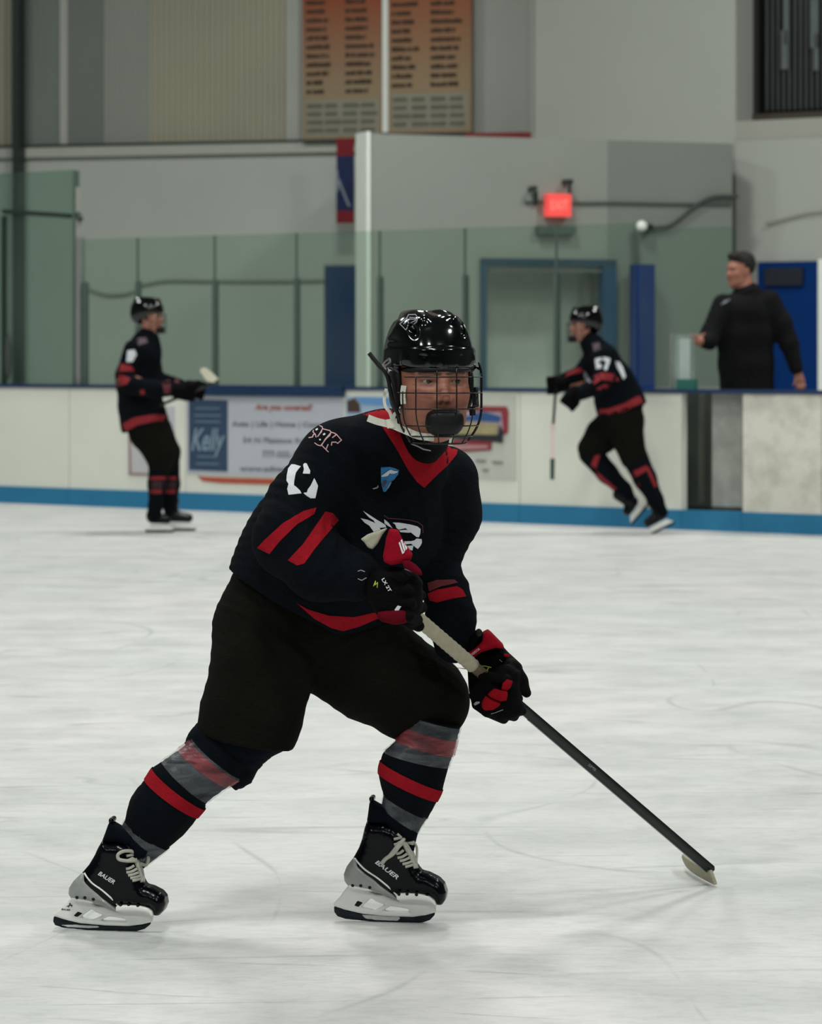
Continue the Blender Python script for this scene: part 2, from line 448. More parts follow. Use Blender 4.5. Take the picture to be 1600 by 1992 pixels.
BD = Line(0, 26.87, 1600, 22.04)                 # the face of the rink boards
WL = Line(40, 33.0, 690, 32.0)                   # siding wall far left
WU = Line(1040, 30.6, 1600, 28.9)                # plain wall right
BF = Line(691, 27.5, 1425, 28.85)                # block behind the benches

# --- ice
def ice_material():
    m = bpy.data.materials.new('ice'); m.use_nodes = True; nt = m.node_tree; N = nt.nodes; L = nt.links; b = N['Principled BSDF']
    tc = N.new('ShaderNodeTexCoord')
    def noise_(scale, detail, sx, sy, rot=0.0, dist=0.0, rough=.55):
        mp = N.new('ShaderNodeMapping'); mp.inputs['Scale'].default_value = (sx, sy, 1); mp.inputs['Rotation'].default_value = (0, 0, rot)
        L.new(tc.outputs['Object'], mp.inputs[0]); z = N.new('ShaderNodeTexNoise'); z.inputs['Scale'].default_value = scale
        z.inputs['Detail'].default_value = detail; z.inputs['Distortion'].default_value = dist; z.inputs['Roughness'].default_value = rough; L.new(mp.outputs[0], z.inputs['Vector']); return z.outputs[0]
    def ramp(inp, a, b_, lo, hi):
        r = N.new('ShaderNodeMapRange'); r.inputs[1].default_value = a; r.inputs[2].default_value = b_; r.inputs[3].default_value = lo; r.inputs[4].default_value = hi; L.new(inp, r.inputs[0]); return r.outputs[0]
    def line(inp, w):                            # thin wandering lines where the noise crosses its middle
        s = N.new('ShaderNodeMath'); s.operation = 'SUBTRACT'; s.inputs[1].default_value = .5; L.new(inp, s.inputs[0])
        a = N.new('ShaderNodeMath'); a.operation = 'ABSOLUTE'; L.new(s.outputs[0], a.inputs[0]); return ramp(a.outputs[0], 0, w, 1, 0)
    def mul(x, y, op='MULTIPLY'):
        q = N.new('ShaderNodeMath'); q.operation = op
        for i, k in enumerate((x, y)):
            if isinstance(k, (int, float)): q.inputs[i].default_value = k
            else: L.new(k, q.inputs[i])
        return q.outputs[0]
    big = ramp(noise_(.55, 4, 1.0, .45), .35, .65, 0, 1)
    tint = N.new('ShaderNodeMix'); tint.data_type = 'RGBA'; tint.inputs[6].default_value = srgb('cdd0cc'); tint.inputs[7].default_value = srgb('d8d5d2'); L.new(big, tint.inputs[0])
    smear = ramp(noise_(2.2, 7, .8, 1.35, .12, .3, .62), .42, .75, 0, .34)
    scr = mul(line(noise_(.9, 1, .22, 1.9, .15, 0), .012), ramp(noise_(1.1, 2, 1, 1), .42, .6, 0, .45))
    scr2 = mul(line(noise_(.8, 1, 1.2, .45, -.5, 0), .008), ramp(noise_(1.7, 2, 1, 1), .42, .6, 0, .40))
    scr3 = mul(line(noise_(1.7, 1, .3, 1.5, .04, .05), .014), ramp(noise_(2.1, 2, 1, 1), .45, .6, 0, .40))
    fine = ramp(noise_(24, 6, .6, 1.2, .1, .2, .75), .46, .8, 0, .30)
    dark = mul(mul(mul(smear, scr, 'MAXIMUM'), mul(scr2, scr3, 'MAXIMUM'), 'MAXIMUM'), fine, 'ADD')
    mx = N.new('ShaderNodeMix'); mx.data_type = 'RGBA'; mx.inputs[7].default_value = srgb('848b8d'); L.new(dark, mx.inputs[0]); L.new(tint.outputs[2], mx.inputs[6])
    L.new(mx.outputs[2], b.inputs['Base Color'])
    L.new(ramp(noise_(3, 5, 1, 1), .3, .7, .38, .62), b.inputs['Roughness']); b.inputs['Specular IOR Level'].default_value = .35
    bp = N.new('ShaderNodeBump'); bp.inputs['Strength'].default_value = .5; bp.inputs['Distance'].default_value = .004
    L.new(mul(noise_(40, 5, .6, 1.2, 0, .5), dark, 'SUBTRACT'), bp.inputs['Height']); L.new(bp.outputs[0], b.inputs['Normal'])
    return m
ice = MB().add([(-16, -32, 0), (16, -32, 0), (16, 38, 0), (-16, 38, 0)], [(0, 1, 2, 3)])
tag(ice.build('floor', ice_material(), fix=False), kind='structure')

M['board'] = mat('board_plastic', 'e0e2d6', .45, var=.06, scale=2.5, bump=.02)
def dirty(name, col, dirt, lo, hi):
    m = mat(name, col, .5, var=.05, scale=3); nt = m.node_tree; N = nt.nodes; L = nt.links; b = N['Principled BSDF']
    src = b.inputs['Base Color'].links[0].from_socket
    tc = N.new('ShaderNodeTexCoord'); nz = N.new('ShaderNodeTexNoise'); nz.inputs['Scale'].default_value = 3.5; nz.inputs['Detail'].default_value = 8; nz.inputs['Roughness'].default_value = .7
    L.new(tc.outputs['Object'], nz.inputs['Vector']); r = N.new('ShaderNodeMapRange'); r.inputs[1].default_value = lo; r.inputs[2].default_value = hi; r.inputs[4].default_value = .45
    L.new(nz.outputs[0], r.inputs[0]); mx = N.new('ShaderNodeMix'); mx.data_type = 'RGBA'; mx.inputs[7].default_value = srgb(dirt)
    L.new(r.outputs[0], mx.inputs[0]); L.new(src, mx.inputs[6]); L.new(mx.outputs[2], b.inputs['Base Color']); return m
M['board_dirty'] = dirty('board_scuffed', 'dfdcd0', 'a09a8f', .45, .62)
M['kick'] = mat('kick_plate', '3179a0', .6, var=.12, scale=3, spec=.15)
M['rail_blue'] = mat('rail_blue', '0c2c52', .6, var=.2, scale=5)
M['wall'] = mat('painted_block', 'b9bdb6', .75, var=.06, scale=1.2, bump=.1, bscale=30)
M['wall_light'] = mat('painted_wall', 'a9aca5', .75, var=.06, scale=1.0, bump=.1, bscale=30)
M['wall_shade'] = mat('painted_block_shaded', '7c827b', .75, var=.06, scale=1.2, bump=.1, bscale=30)  # the block's paint again, with the shade on this part put into the colour
M['wall_pink'] = mat('warm_wall', 'a3a299', .75, var=.07, scale=.8)
M['siding_grey'] = mat('siding_grey', '7f857f', .55, var=.1, scale=1.0)
M['siding_mid'] = mat('siding_mid', '989a92', .55, var=.1, scale=1.0)
M['siding_tan'] = mat('siding_tan', 'a8a490', .55, var=.12, scale=.8)
M['post_white'] = mat('post_white', 'eef1ea', .6, var=.04)
M['dark_steel'] = mat('dark_steel', '22302b', .5, var=.2)
M['door_blue'] = mat('door_blue', '053566', .7, var=.12, scale=2, spec=.08)
M['door_blue2'] = mat('door_blue_right', '06306a', .7, var=.12, scale=2, spec=.08)
M['ledge'] = mat('ledge', 'b4b5ad', .6, var=.06)
M['seal'] = mat('glass_seal', '4a5a53', .6, var=.1)
M['alum'] = mat('aluminium', '9da19e', .4, metal=.5, var=.08)
M['dark_gap'] = mat('dark_gap', '3b403b', .8, var=.3, scale=6)
M['gate_grey'] = dirty('gate_grey', 'a3a59e', '5a5a54', .4, .65)
GLASS = glassmat('rink_glass', (.835, .905, .86), .03, .12, .02)
GLASS2 = glassmat('rink_glass_corner', (.70, .82, .76), .03, .12, .03)

# --- siding wall (left), with corrugation
zt = 3.73
wl = empty('wall_back', WL.at(0, 0, 0), None, None); tag(wl, kind='structure')
def siding(p0, p1, m, pitch=.07, depth=.022):
    u0, u1 = WL.u(p0), WL.u(p1); vs = []; fs = []; u = u0; prof = []
    while u < u1 - 1e-6:
        for du, v in ((0, 0), (.45 * pitch, 0), (.55 * pitch, depth), (.9 * pitch, depth)):
            if u + du < u1: prof.append((u + du, v))
        u += pitch
    prof.append((u1, 0)); n = len(prof)
    for z in (zt, 8.2):
        for (a, b) in prof: vs.append(WL.at(a, b, z))
    for z in (zt, 8.2):
        for (a, b) in (prof[0], prof[-1]): vs.append(WL.at(a, .06, z))
    fs = [(i, i + 1, n + i + 1, n + i) for i in range(n - 1)]
    fs += [(0, n, 2 * n + 2, 2 * n), (n - 1, 2 * n - 1, 2 * n + 3, 2 * n + 1)]
    mk('siding_panel', vs, fs, m, wl, smooth=False)
siding(-900, 20, M['siding_tan'], .09); siding(20, 116, M['siding_grey'], .07, .012); siding(131, 202, M['siding_grey'], .05, .014); siding(202, 290, M['siding_mid'], .07, .010)
siding(290, 556, M['siding_tan'], .068); siding(582, 1040, M['wall_light'], .4, .010)
for p0, p1, m in ((116, 131, 'ledge'), (556, 582, 'ledge')):
    WL.pbox(t := MB(), p0, p1, zt, 8.2, -.02, .05); t.build('cover_strip', M[m], wl)
WL.pbox(t := MB(), -900, 1060, 0, 8.2, .07, .3); t.build('backing_wall', M['wall'], wl)
# lower wall under the ledge
WL.pbox(t := MB(), -900, 760, 0, 3.56, -.06, .07)
tag(t.build('wall_left', M['wall']), kind='structure')
WL.pbox(t := MB(), -900, 760, 3.60, 3.715, -.12, .06); tag(t.build('trim_1', M['ledge']), kind='structure')
WL.pbox(t := MB(), -900, 760, 3.565, 3.60, -.07, .06); tag(t.build('trim_2', M['siding_mid']), kind='structure')
WL.pbox(t := MB(), -900, 760, 3.715, 3.745, -.13, .05); tag(t.build('trim_3', M['dark_steel']), kind='structure')
# building columns at the left edge
WL.pbox(t := MB(), 24, 37, 0, 8.2, -.32, -.14)
tag(t.build('steel_column', M['dark_steel']), 'dark green steel column running floor to roof at the far left', 'column')
# --- upper right wall with the window opening
ub = 3.55
wu = empty('wall_right', WU.at(0, 0, 0), None, None); tag(wu, kind='structure')
wr = 1432
WU.pbox(t := MB(), 1036, wr, 0, 8.2, 0, .55); t.build('wall_panel', M['wall_light'], wu)
WU.pbox(t := MB(), wr, 1760, ub, WU.z(1432, 236), 0, .55); t.build('wall_panel', M['wall_pink'], wu)
WU.pbox(t := MB(), wr, 1760, 0, ub - .02, -.04, .55); t.build('wall_panel', M['wall_light'], wu)
WU.pbox(t := MB(), wr, 1760, ub - .02, ub, -.015, .55); t.build('joint', M['siding_mid'], wu)
WU.pbox(t := MB(), 1034, 1039, 3.4, 8.2, -.03, 0); t.build('shadow_strip', M['siding_mid'], wu)  # thin strip added in place of the shadow line down the wall's edge
# window_1
wz = WU.z(1432, 236)
win = empty('window_1', WU.pt(1500, 236, .4), None, None); tag(win, kind='structure')
WU.pbox(t := MB(), wr - 30, 1800, wz, 8.2, .56, .60); t.build('pane', mat('dark_pane', '0a0c0d', .25, var=.3), win)
fm = mat('dark_window_frame', '10110f', .5)
u0 = WU.u(1430, 0)
WU.box(t := MB(), u0, u0 + .07, wz, 8.2, .42, .56); t.build('window_frame', fm, win)
WU.box(t := MB(), u0, u0 + 1.9, wz, wz + .10, .40, .54); t.build('window_sill', mat('brown_sill', '3a342a', .6, var=.2), win)
sm = mat('blind_slat', '4a4d4c', .7, var=.2, scale=4)
for i in range(16):
    a = u0 + .12 + i * .062; WU.box(t := MB(), a, a + .018, wz + .14, 8.2, .50, .525); t.build('slat', sm, win)
for a, w_, z0, z1 in ((.30, .07, .75, 1.05), (.33, .05, 1.0, 1.5), (.62, .09, .95, 1.35), (.66, .05, .72, 1.0)):
    WU.box(t := MB(), u0 + a, u0 + a + w_, wz + z0 - .2, wz + z1 - .1, .475, .495); t.build('curtain_strip', mat('pale_curtain', '5d6463', .8, var=.2), win)

# --- block behind the benches
bz = 3.47
blk = empty('wall_block', BF.at(0, 0, 0), None, None); tag(blk, kind='structure')
a = BF.pt(722, 0, .3)[:2]; b = BF.pt(1425, 0)[:2]; c = WU.pt(1425, 0, .0)[:2]; d = np.array([a[0], 31.9])
# opening for the doorway between columns 948 and 1182
dz = BF.z(1070, 519)
def bseg(p0, p1, z0, z1, m, back=.6, name='wall_panel'):
    BF.pbox(t := MB(), p0, p1, z0, z1, 0, back); t.build(name, m, blk)
M['blk'] = mat('painted_block_front', '8f938c', .75, var=.06, scale=1.2, bump=.1, bscale=30)
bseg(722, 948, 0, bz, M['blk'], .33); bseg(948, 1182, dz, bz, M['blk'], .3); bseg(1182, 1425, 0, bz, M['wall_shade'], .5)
MB().prism([(*BF.pt(722, 0, .3)[:2], bz - .3), (*BF.pt(1425, 0, .5)[:2], bz - .3), (*c, bz - .3), (*d, bz - .3)], (0, 0, .3)).build('block_roof', M['wall_light'], blk)
BF.pbox(t := MB(), 930, 1230, 0, 2.7, .62, .7); t.build('wall_panel', mat('passage_wall', 'c8ccc4', .8), blk)     # far side of the doorway
BF.pbox(t := MB(), 1152, 1163, .1, dz, .5, .6); t.build('inner_post', M['post_white'], blk)
# doorway trim
dr = empty('door_2', BF.pt(1070, 960, 0), None, None); tag(dr, kind='structure')
jm = mat('jamb_blue', '204860', .5, var=.12)
BF.pbox(t := MB(), 938, 948, .1, dz, -.05, .1); t.build('door_frame', jm, dr)
BF.pbox(t := MB(), 938, 1200, dz, dz + .075, -.05, .1); t.build('door_frame', mat('lintel_blue', '1c3e50', .5), dr)
BF.pbox(t := MB(), 1176, 1200, .1, dz, -.05, .1); t.build('door_frame', mat('jamb_blue_right', '174868', .5), dr)
BF.pbox(t := MB(), 952, 1176, dz - .05, dz - .02, .0, .04); t.build('closer_bar', M['alum'], dr)
BF.pbox(t := MB(), 1137, 1160, 1.35, dz - .06, .4, .45); t.build('hinge_panel', M['siding_mid'], dr)
# block's left end face as its own slab, its brightness put into the colour
BF.pbox(t := MB(), 714, 721, 0, bz + .02, -.01, .32)
tag(t.build('block_end_face', M['post_white']), 'tall bright white end face at the left corner of the block wall', 'post')
# blue doors
def pdoor(name, ln, p0, p1, zt_, v, m, mid=None, handle=True):
    o = empty(name, ln.pt((p0 + p1) / 2, 900, v), None, None); tag(o, kind='structure')
    ln.pbox(t := MB(), p0 - 2, p1 + 2, .05, zt_ + .02, v + .02, v + .07); t.build('door_frame', M['siding_mid'], o)
    ln.pbox(t := MB(), p0, p1, .05, zt_, v - .04, v + .03); t.build('door_leaf', m, o)
    if handle:
        q = ln.pt(p0 + 6, 0, v - .06); t = MB().tube([(q[0], q[1], 1.0), (q[0] + .02, q[1] - .05, 1.0), (q[0] + .13, q[1] - .05, 1.0)], .012); t.build('door_handle', M['alum'], o)
    return o
pdoor('door_1', WL, 632, 700, WL.z(660, 518), -.1, M['door_blue'])
d3 = pdoor('door_3', WU, 1475, 1592, WU.z(1530, 510), -.08, M['door_blue2'])
WU.pbox(t := MB(), 1487, 1562, WU.z(1525, 556), WU.z(1525, 522), -.16, -.12)
bs = tag(t.build('door_sign', mat('dark_notice', '0d1522', .5)), 'small dark notice on the blue door behind the coach', 'sign')
WU.pbox(t := MB(), 1592, 1606, 0, WU.z(1598, 505), -.12, -.04); tag(t.build('trim_4', M['post_white']), kind='structure')
BF.pbox(t := MB(), 1236, 1275, 0, BF.z(1255, 516), -.25, -.12)
BF.pbox(t, 1232, 1240, .3, 1.85, -.27, -.2)
tag(t.build('blue_pad', mat('pad_blue', '0a2f6e', .7, var=.15, scale=3, spec=.1)), 'narrow blue padded panel standing right of the open doorway', 'padding')

# --- banners on the siding wall
def banner_mat(name, top, bot, z0, z1):
    m = bpy.data.materials.new(name); m.use_nodes = True; nt = m.node_tree; N = nt.nodes; L = nt.links; b = N['Principled BSDF']; b.inputs['Roughness'].default_value = .7
    g = N.new('ShaderNodeNewGeometry'); sx = N.new('ShaderNodeSeparateXYZ'); L.new(g.outputs['Position'], sx.inputs[0])
    r = N.new('ShaderNodeMapRange'); r.inputs[1].default_value = z0; r.inputs[2].default_value = z1; L.new(sx.outputs['Z'], r.inputs[0])
    mx = N.new('ShaderNodeMix'); mx.data_type = 'RGBA'; mx.inputs[6].default_value = srgb(bot); mx.inputs[7].default_value = srgb(top); L.new(r.outputs[0], mx.inputs[0]); L.new(mx.outputs[2], b.inputs['Base Color']); return m
ink = mat('banner_ink', '402f22', .8, var=.2)
ink2 = mat('banner_ink_pale', '6b6a5c', .8, var=.2)
def banner(p0, p1, yb, cols, label, seed, hi):
    rnd = random.Random(seed); v = -.18
    o = empty('hanging_banner', WL.pt((p0 + p1) / 2, yb, v), label, 'banner', 'name banners on the siding wall')
    zb = WL.z((p0 + p1) / 2, yb, v); pm = WL.Y((p0 + p1) / 2, v) / F
    WL.pbox(t := MB(), p0, p1, zb, 8.0, v, v + .03); t.build('cloth', banner_mat('banner_print', hi[0], hi[1], zb + .55, zb + 1.6), o)
    WL.pbox(t := MB(), p0 + 6, p1 - 6, zb + .04, zb + .43, v - .004, v); t.build('pale_field', mat('pale_field', '928e7e', .7, var=.1), o)
    WL.pbox(t := MB(), p0, p1, zb - .03, zb, v - .01, v + .04); t.build('hem_rod', M['dark_steel'], o)
    t = MB()
    for c0, cw in cols:                          # rows of names, too far away to read
        z = zb + .50
        while z < 7.5:
            x = c0; end = c0 + cw * rnd.uniform(.6, 1.0)
            while x < end:
                w_ = rnd.uniform(5, 13); WL.pbox(t, x, min(x + w_, end), z, z + rnd.uniform(.038, .052), v - .004, v)
                x += w_ + rnd.choice((.5, .6, .8, 2.5))
            z += .098
    k = t.build('name_rows', ink, o); k['kind'] = 'stuff'
    t = MB()
    for row in range(4):
        for c in range(4):
            x = p0 + 8 + c * (p1 - p0 - 14) / 4; w_ = rnd.uniform(.62, .85) * (p1 - p0) / 4; WL.pbox(t, x, x + w_, zb + .07 + row * .09, zb + .12 + row * .09, v - .008, v - .003)
    k = t.build('small_print', ink2, o); k['kind'] = 'stuff'
banner(589, 743, 270, ((596, 50), (672, 62)), 'orange and tan name banner, the left of the two on the siding wall', 3, ('93441f', '988468'))
banner(756, 918, 258, ((762, 58), (838, 64)), 'orange and tan name banner, the right of the two with two name columns', 8, ('96502a', '9a8365'))
WL.pbox(t := MB(), 744, 755, 3.8, 8.1, -.2, -.1); tag(t.build('banner_pole', M['post_white']), 'pale upright pole between the two orange banners', 'pole')
WL.pbox(t := MB(), 905, 1036, WL.z(970, 269, -.3), WL.z(970, 258, -.3), -.3, -.2); tag(t.build('red_strip', mat('red_strip', '8c1d22', .6, var=.2)), 'thin red strip along the top of the block wall right of the banners', 'strip')
# flag left of the block's end face
fg = empty('hanging_flag', WL.pt(671, 435, -.5), 'narrow red, blue and red flag hanging beside the white end of the block wall', 'flag')
def fseg(y0, y1, m, nm, p0=655, p1=688.5, v=-.5):
    WL.pbox(t := MB(), p0, p1, WL.z(671, y1, v), WL.z(671, y0, v), v, v + .02); return t.build(nm, m, fg)
fr = mat('flag_red', '7c1420', .8, var=.2); fb = mat('flag_blue', '17244f', .8, var=.25)
fseg(269, 303, fr, 'red_field'); fseg(303, 410, fb, 'blue_field'); fseg(410, 434, fr, 'red_field')
t = MB()
for (x0, y0, x1, y1, w_) in ((656, 343, 680, 402, 5), (656, 330, 658, 372, 3)):
    P = [WL.pt(x0 - w_ / 2, y0, -.505), WL.pt(x0 + w_ / 2, y0, -.505), WL.pt(x1 + w_ / 2, y1, -.505), WL.pt(x1 - w_ / 2, y1, -.505)]; t.prism(P, (0, -.004, 0))
t.build('emblem_stroke', mat('flag_grey', '8a90a0', .8), fg)

# --- exit sign, camera, conduits
ex = empty('exit_sign', BF.pt(1089, 420, -.1), 'glowing red exit sign on the block wall above the doorway', 'sign')
v = -.12
BF.pbox(t := MB(), 1066, 1112, BF.z(1089, 421, v), BF.z(1089, 377, v), v, v + .1); t.build('lit_housing', mat('sign_red', 'e8504a', .4, var=.1, emit=.75), ex)
v2, f2 = text2d('EXIT', .1); lo_, hi_ = v2.min(0), v2.max(0)
vv = []
for p in v2:
    q = (p - (lo_ + hi_) / 2) / (hi_ - lo_); vv.append(BF.pt(1089 + q[0] * 32, 399 - q[1] * 18, v - .004))
mk('lettering', vv, f2, mat('sign_letters', 'f2857c', .4, emit=.9), ex, smooth=False)
BF.pbox(t := MB(), 1106, 1116, BF.z(1111, 358, v), BF.z(1111, 349, v), -.16, 0); BF.pbox(t, 1109, 1112, BF.z(1111, 378, v), BF.z(1111, 356, v), -.1, -.06); t.build('lamp_bracket', M['dark_steel'], ex)
BF.pbox(t := MB(), 1040, 1046, BF.z(1043, 372, v), BF.z(1043, 362, v), -.16, 0); BF.pbox(t, 1043, 1047, BF.z(1043, 398, v), BF.z(1043, 372, v), -.06, -.01); t.build('lamp_bracket', M['dark_steel'], ex)
BF.pbox(t := MB(), 1048, 1122, BF.z(1085, 456, 0), BF.z(1085, 441, 0), -.09, 0); tag(t.build('wall_slab', mat('slab_green', '4c5a54', .6)), 'long low dark slab on the wall under the exit sign', 'box')  # low dark slab standing proud of the wall
P = [BF.pt(x, y, -.02) for x, y in ((1116, 395), (1200, 394), (1300, 396), (1424, 397))]
tag(MB().tube(P, .013).build('conduit', M['seal']), 'thin grey pipe running right from the exit sign', 'pipe')
P = [BF.pt(x, y, -.02) for x, y in ((1022, 393), (1045, 392), (1062, 393))]
tag(MB().tube(P, .014).build('conduit', M['seal']), 'short dark pipe left of the exit sign', 'pipe')
P = bez([BF.pt(x, y, -.04) for x, y in ((1262, 444), (1298, 441), (1322, 427), (1352, 402), (1380, 386), (1405, 382), (1436, 383))], 5)
tag(MB().tube(P, .020).build('cable', mat('cable_dark', '3a423e', .7)), 'thick dark cable rising right from the wall camera', 'cable')
kc = empty('security_camera', BF.pt(1252, 448, -.08), 'small white domed camera on the wall above the blue pad', 'camera')
MB().ball(BF.pt(1249, 440, -.10), .055).build('camera_dome', M['post_white'], kc, smooth=True)
MB().tube([BF.pt(1256, 447, -.10), BF.pt(1266, 443, -.02)], .04).build('camera_mount', mat('camera_black', '0c0f0e', .5), kc)
MB().tube([BF.pt(1236, 455, -.05), BF.pt(1240, 515, -.05)], .02).build('camera_pipe', M['seal'], kc)
P = [WU.pt(x, y, -.07) for x, y in ((1490, 435), (1530, 424), (1570, 414), (1612, 409))]
tag(MB().tube(P, .010).build('cable', M['siding_mid']), 'thin grey cable on the wall above the blue door', 'cable')
for P, lb in ((((150, 556), (168, 560), (205, 572), (240, 572), (262, 566)), 'thin grey cable sagging behind the glass left of the standing skater'),
              (((266, 556), (285, 552), (330, 545), (420, 546), (560, 546), (650, 544)), 'thin grey cable running level across the white wall')):
    tag(MB().tube(bez([WL.pt(x, y, -.10) for x, y in P], 4), .014).build('cable', M['siding_mid']), lb, 'cable')

# --- the rest of the hall round the camera: roof, side and far walls
hall = mat('hall_steel', '5a5e5c', .7, var=.15, scale=.5)
MB().prism([(-16, -32, 10.4), (16, -32, 10.4), (16, 38, 10.4), (-16, 38, 10.4)], (0, 0, .2)).build('ceiling', hall)['kind'] = 'structure'
for nm, q in (('wall_front', ((-16, -32), (16, -32), (16, -31.7), (-16, -31.7))), ('wall_side_west', ((-16, -32), (-15.7, -32), (-15.7, 38), (-16, 38))), ('wall_side_east', ((15.7, -32), (16, -32), (16, 38), (15.7, 38)))):
    MB().prism([(*p, 0) for p in q], (0, 0, 10.4)).build(nm, hall)['kind'] = 'structure'

# ================================================================ RINK BOARDS
rb = empty('rink_boards', BD.at(0, 0, 0), 'cream white rink boards with a blue kick plate along the ice', 'boards')
kt = .155; bt = 1.07
def board(p0, p1, m='board', z1=bt, v=0.0, nm='board_panel'):
    g = .004; BD.box(t := MB(), BD.u(p0) + g, BD.u(p1) - g, kt, z1, v, v + .08); return t.build(nm, M[m], rb)
for p0, p1, m in ((-900, -560, 'board'), (-560, -260, 'board'), (-260, 135, 'board'), (135, 362, 'board'), (362, 672, 'board'), (672, 1012, 'board'), (1012, 1328, 'board'), (1445, 1600, 'board_dirty'), (1600, 1800, 'board_dirty')):
    board(p0, p1, m)
for p0, p1 in ((-900, -260), (-260, 135), (135, 672), (672, 1012), (1012, 1328), (1328, 1445), (1445, 1800)):
    BD.box(t := MB(), BD.u(p0) + .002, BD.u(p1) - .002, 0, kt, -.015, .06); t.build('kick_plate', M['kick'], rb)
for p0, p1 in ((-900, 362), (672, 1245), (1245, 1800)):
    BD.box(t := MB(), BD.u(p0), BD.u(p1), bt, bt + .03, -.02, .16); t.build('cap_rail', M['rail_blue'], rb)
BD.box(t := MB(), BD.u(362), BD.u(672), bt - .055, bt + .035, -.05, .16); t.build('cap_rail', mat('rail_dark', '0f2d50', .4, var=.25), rb)
# bench gate opening
BD.pbox(t := MB(), 1326, 1386, kt, bt, .55, .60); t.build('gate_recess', M['dark_gap'], rb)
BD.pbox(t := MB(), 1360, 1364, kt + .05, bt, .30, .36); t.build('gate_post', mat('gate_post', '55594f', .6), rb)
BD.pbox(t := MB(), 1386, 1444, kt + .03, bt, .10, .16); t.build('gate_leaf', M['gate_grey'], rb)
BD.pbox(t := MB(), 1386, 1444, kt, kt + .03, .09, .17); t.build('gate_sill', M['dark_gap'], rb)
# --- glass
gl = empty('rink_glass', BD.at(0, .08, bt), 'tinted safety glass panes on top of the rink boards', 'glass')
joints = [165, 268, 418, 577, 739, 905, 1083, 1240]
zt2 = 2.42
for a, b in zip([152] + joints[1:-1], joints[1:]):
    BD.box(t := MB(), BD.u(a, .08) + .006, BD.u(b, .08) - .006, bt + .03, zt2, .075, .087); t.build('pane', GLASS, gl)
for a in joints[:-1]:
    BD.box(t := MB(), BD.u(a, .07) - .015, BD.u(a, .07) + .015, bt + .03, bt + .03 + .93, .05, .11); t.build('post', M['seal'], gl)
    if a not in (165, 1240):
        BD.box(t := MB(), BD.u(a, .08) - .008, BD.u(a, .08) + .008, bt + .93, zt2, .073, .089); t.build('seam_strip', M['seal'], gl)
t = MB(); BD.box(t, BD.u(152, .08), BD.u(160, .08), bt + .03, 2.44, .05, .12); t.build('end_post', M['alum'], gl)
# taller corner glass at the left
cg = empty('corner_glass', BD.at(BD.u(60), .12, bt), 'taller green tinted corner glass with a dark cross bar at the far left', 'glass')
for a, b in ((-900, -560), (-560, -200), (-200, 8), (8, 149)):
    BD.box(t := MB(), BD.u(a, .12) + .005, BD.u(b, .12) - .005, bt + .03, 3.06, .115, .13); t.build('pane', GLASS2, cg)
P0 = BD.pt(6, 411, .10); P1 = BD.pt(138, 420, .10); MB().tube([P0, P1], .021).build('cross_bar', mat('bar_green', '12231d', .5), cg)
MB().tube([BD.pt(150, 415, .10), BD.pt(157, 428, .10)], .03).build('bracket', M['dark_steel'], cg)
for a, w_, m, z1 in ((6, .03, 'dark_steel', 2.66), (146, .035, 'seal', 3.05), (151, .03, 'siding_mid', 2.9)):
    BD.box(t := MB(), BD.u(a, .1) - w_ / 2, BD.u(a, .1) + w_ / 2, bt + .03, z1, .09, .14); t.build('post', M[m], cg)
t = MB().ball(BD.pt(16, 693, .0), (.035, .03, .22)); t.build('pad', M['dark_gap'], cg, smooth=True)
# panel behind the bench and stand-alone glass board at the gate
BD.pbox(t := MB(), 1243, 1425, bt + .03, 2.46, 1.9, 1.912); tag(t.build('bench_glass', GLASS), 'clear glass screen behind the bench right of the blue pad', 'glass')
# bench platform hidden behind the boards
BD.pbox(t := MB(), 1230, 1760, 0, .38, .62, 3.2); tag(t.build('bench_floor', M['dark_gap']), 'raised dark floor behind the boards where the coach stands', 'platform')
gd = empty('gate_glass', BD.pt(1328, 757, .12), 'small clear upright screen with white edges at the bench gate', 'screen')
BD.pbox(t := MB(), 1308, 1350, bt + .035, 1.53, .10, .115); t.build('pane', glassmat('gate_pane', (.80, .88, .84), .08, .1, .25), gd)
BD.pbox(t := MB(), 1305, 1309, bt + .03, 1.54, .09, .125); t.build('frame', M['alum'], gd)
BD.pbox(t := MB(), 1322, 1343, bt + .10, 1.50, .085, .098); t.build('white_sheet', mat('white_sheet', 'a9b8b2', .6, var=.1), gd)
BD.pbox(t := MB(), 1316, 1352, bt + .03, bt + .11, .08, .13); t.build('foot', mat('teal_foot', '2f6e63', .5), gd)

# --- advertising panels on the boards
def btext(s, px, py, w_, h_, m, parent, v=-.012, bold=.01, shear=0.0, name='lettering'):
    v2, f2 = text2d(s, 1.0, bold, shear); lo_, hi_ = v2.min(0), v2.max(0); vv = []
    for p in v2:
        q = (p - (lo_ + hi_) / 2) / (hi_ - lo_); vv.append(BD.pt(px + q[0] * w_, py - q[1] * h_ + q[0] * w_ * .012, v))
    k = mk(name, vv, f2, m, parent, smooth=False); k['kind'] = 'stuff'; return k
def bpoly(pts, m, parent, name, v=-.010, th=.004):
    P = [BD.pt(x, y, v) for x, y in pts]; q = BD.n * -th; return MB().prism(P, (q[0], q[1], 0)).build(name, m, parent)
ad = empty('advertising_panel', BD.pt(520, 925, 0), 'white insurance advert with dark blue block and red headline on the boards', 'sign', None)
BD.pbox(t := MB(), 364, 668, BD.z(516, 926), BD.z(516, 772), -.008, 0); t.build('sheet', mat('ad_sheet', 'b9bdc6', .45, var=.04), ad)
bpoly(((368, 777), (443, 779), (443, 917), (368, 914)), mat('ad_navy', '2f4560', .45, var=.2, scale=6), ad, 'navy_block')
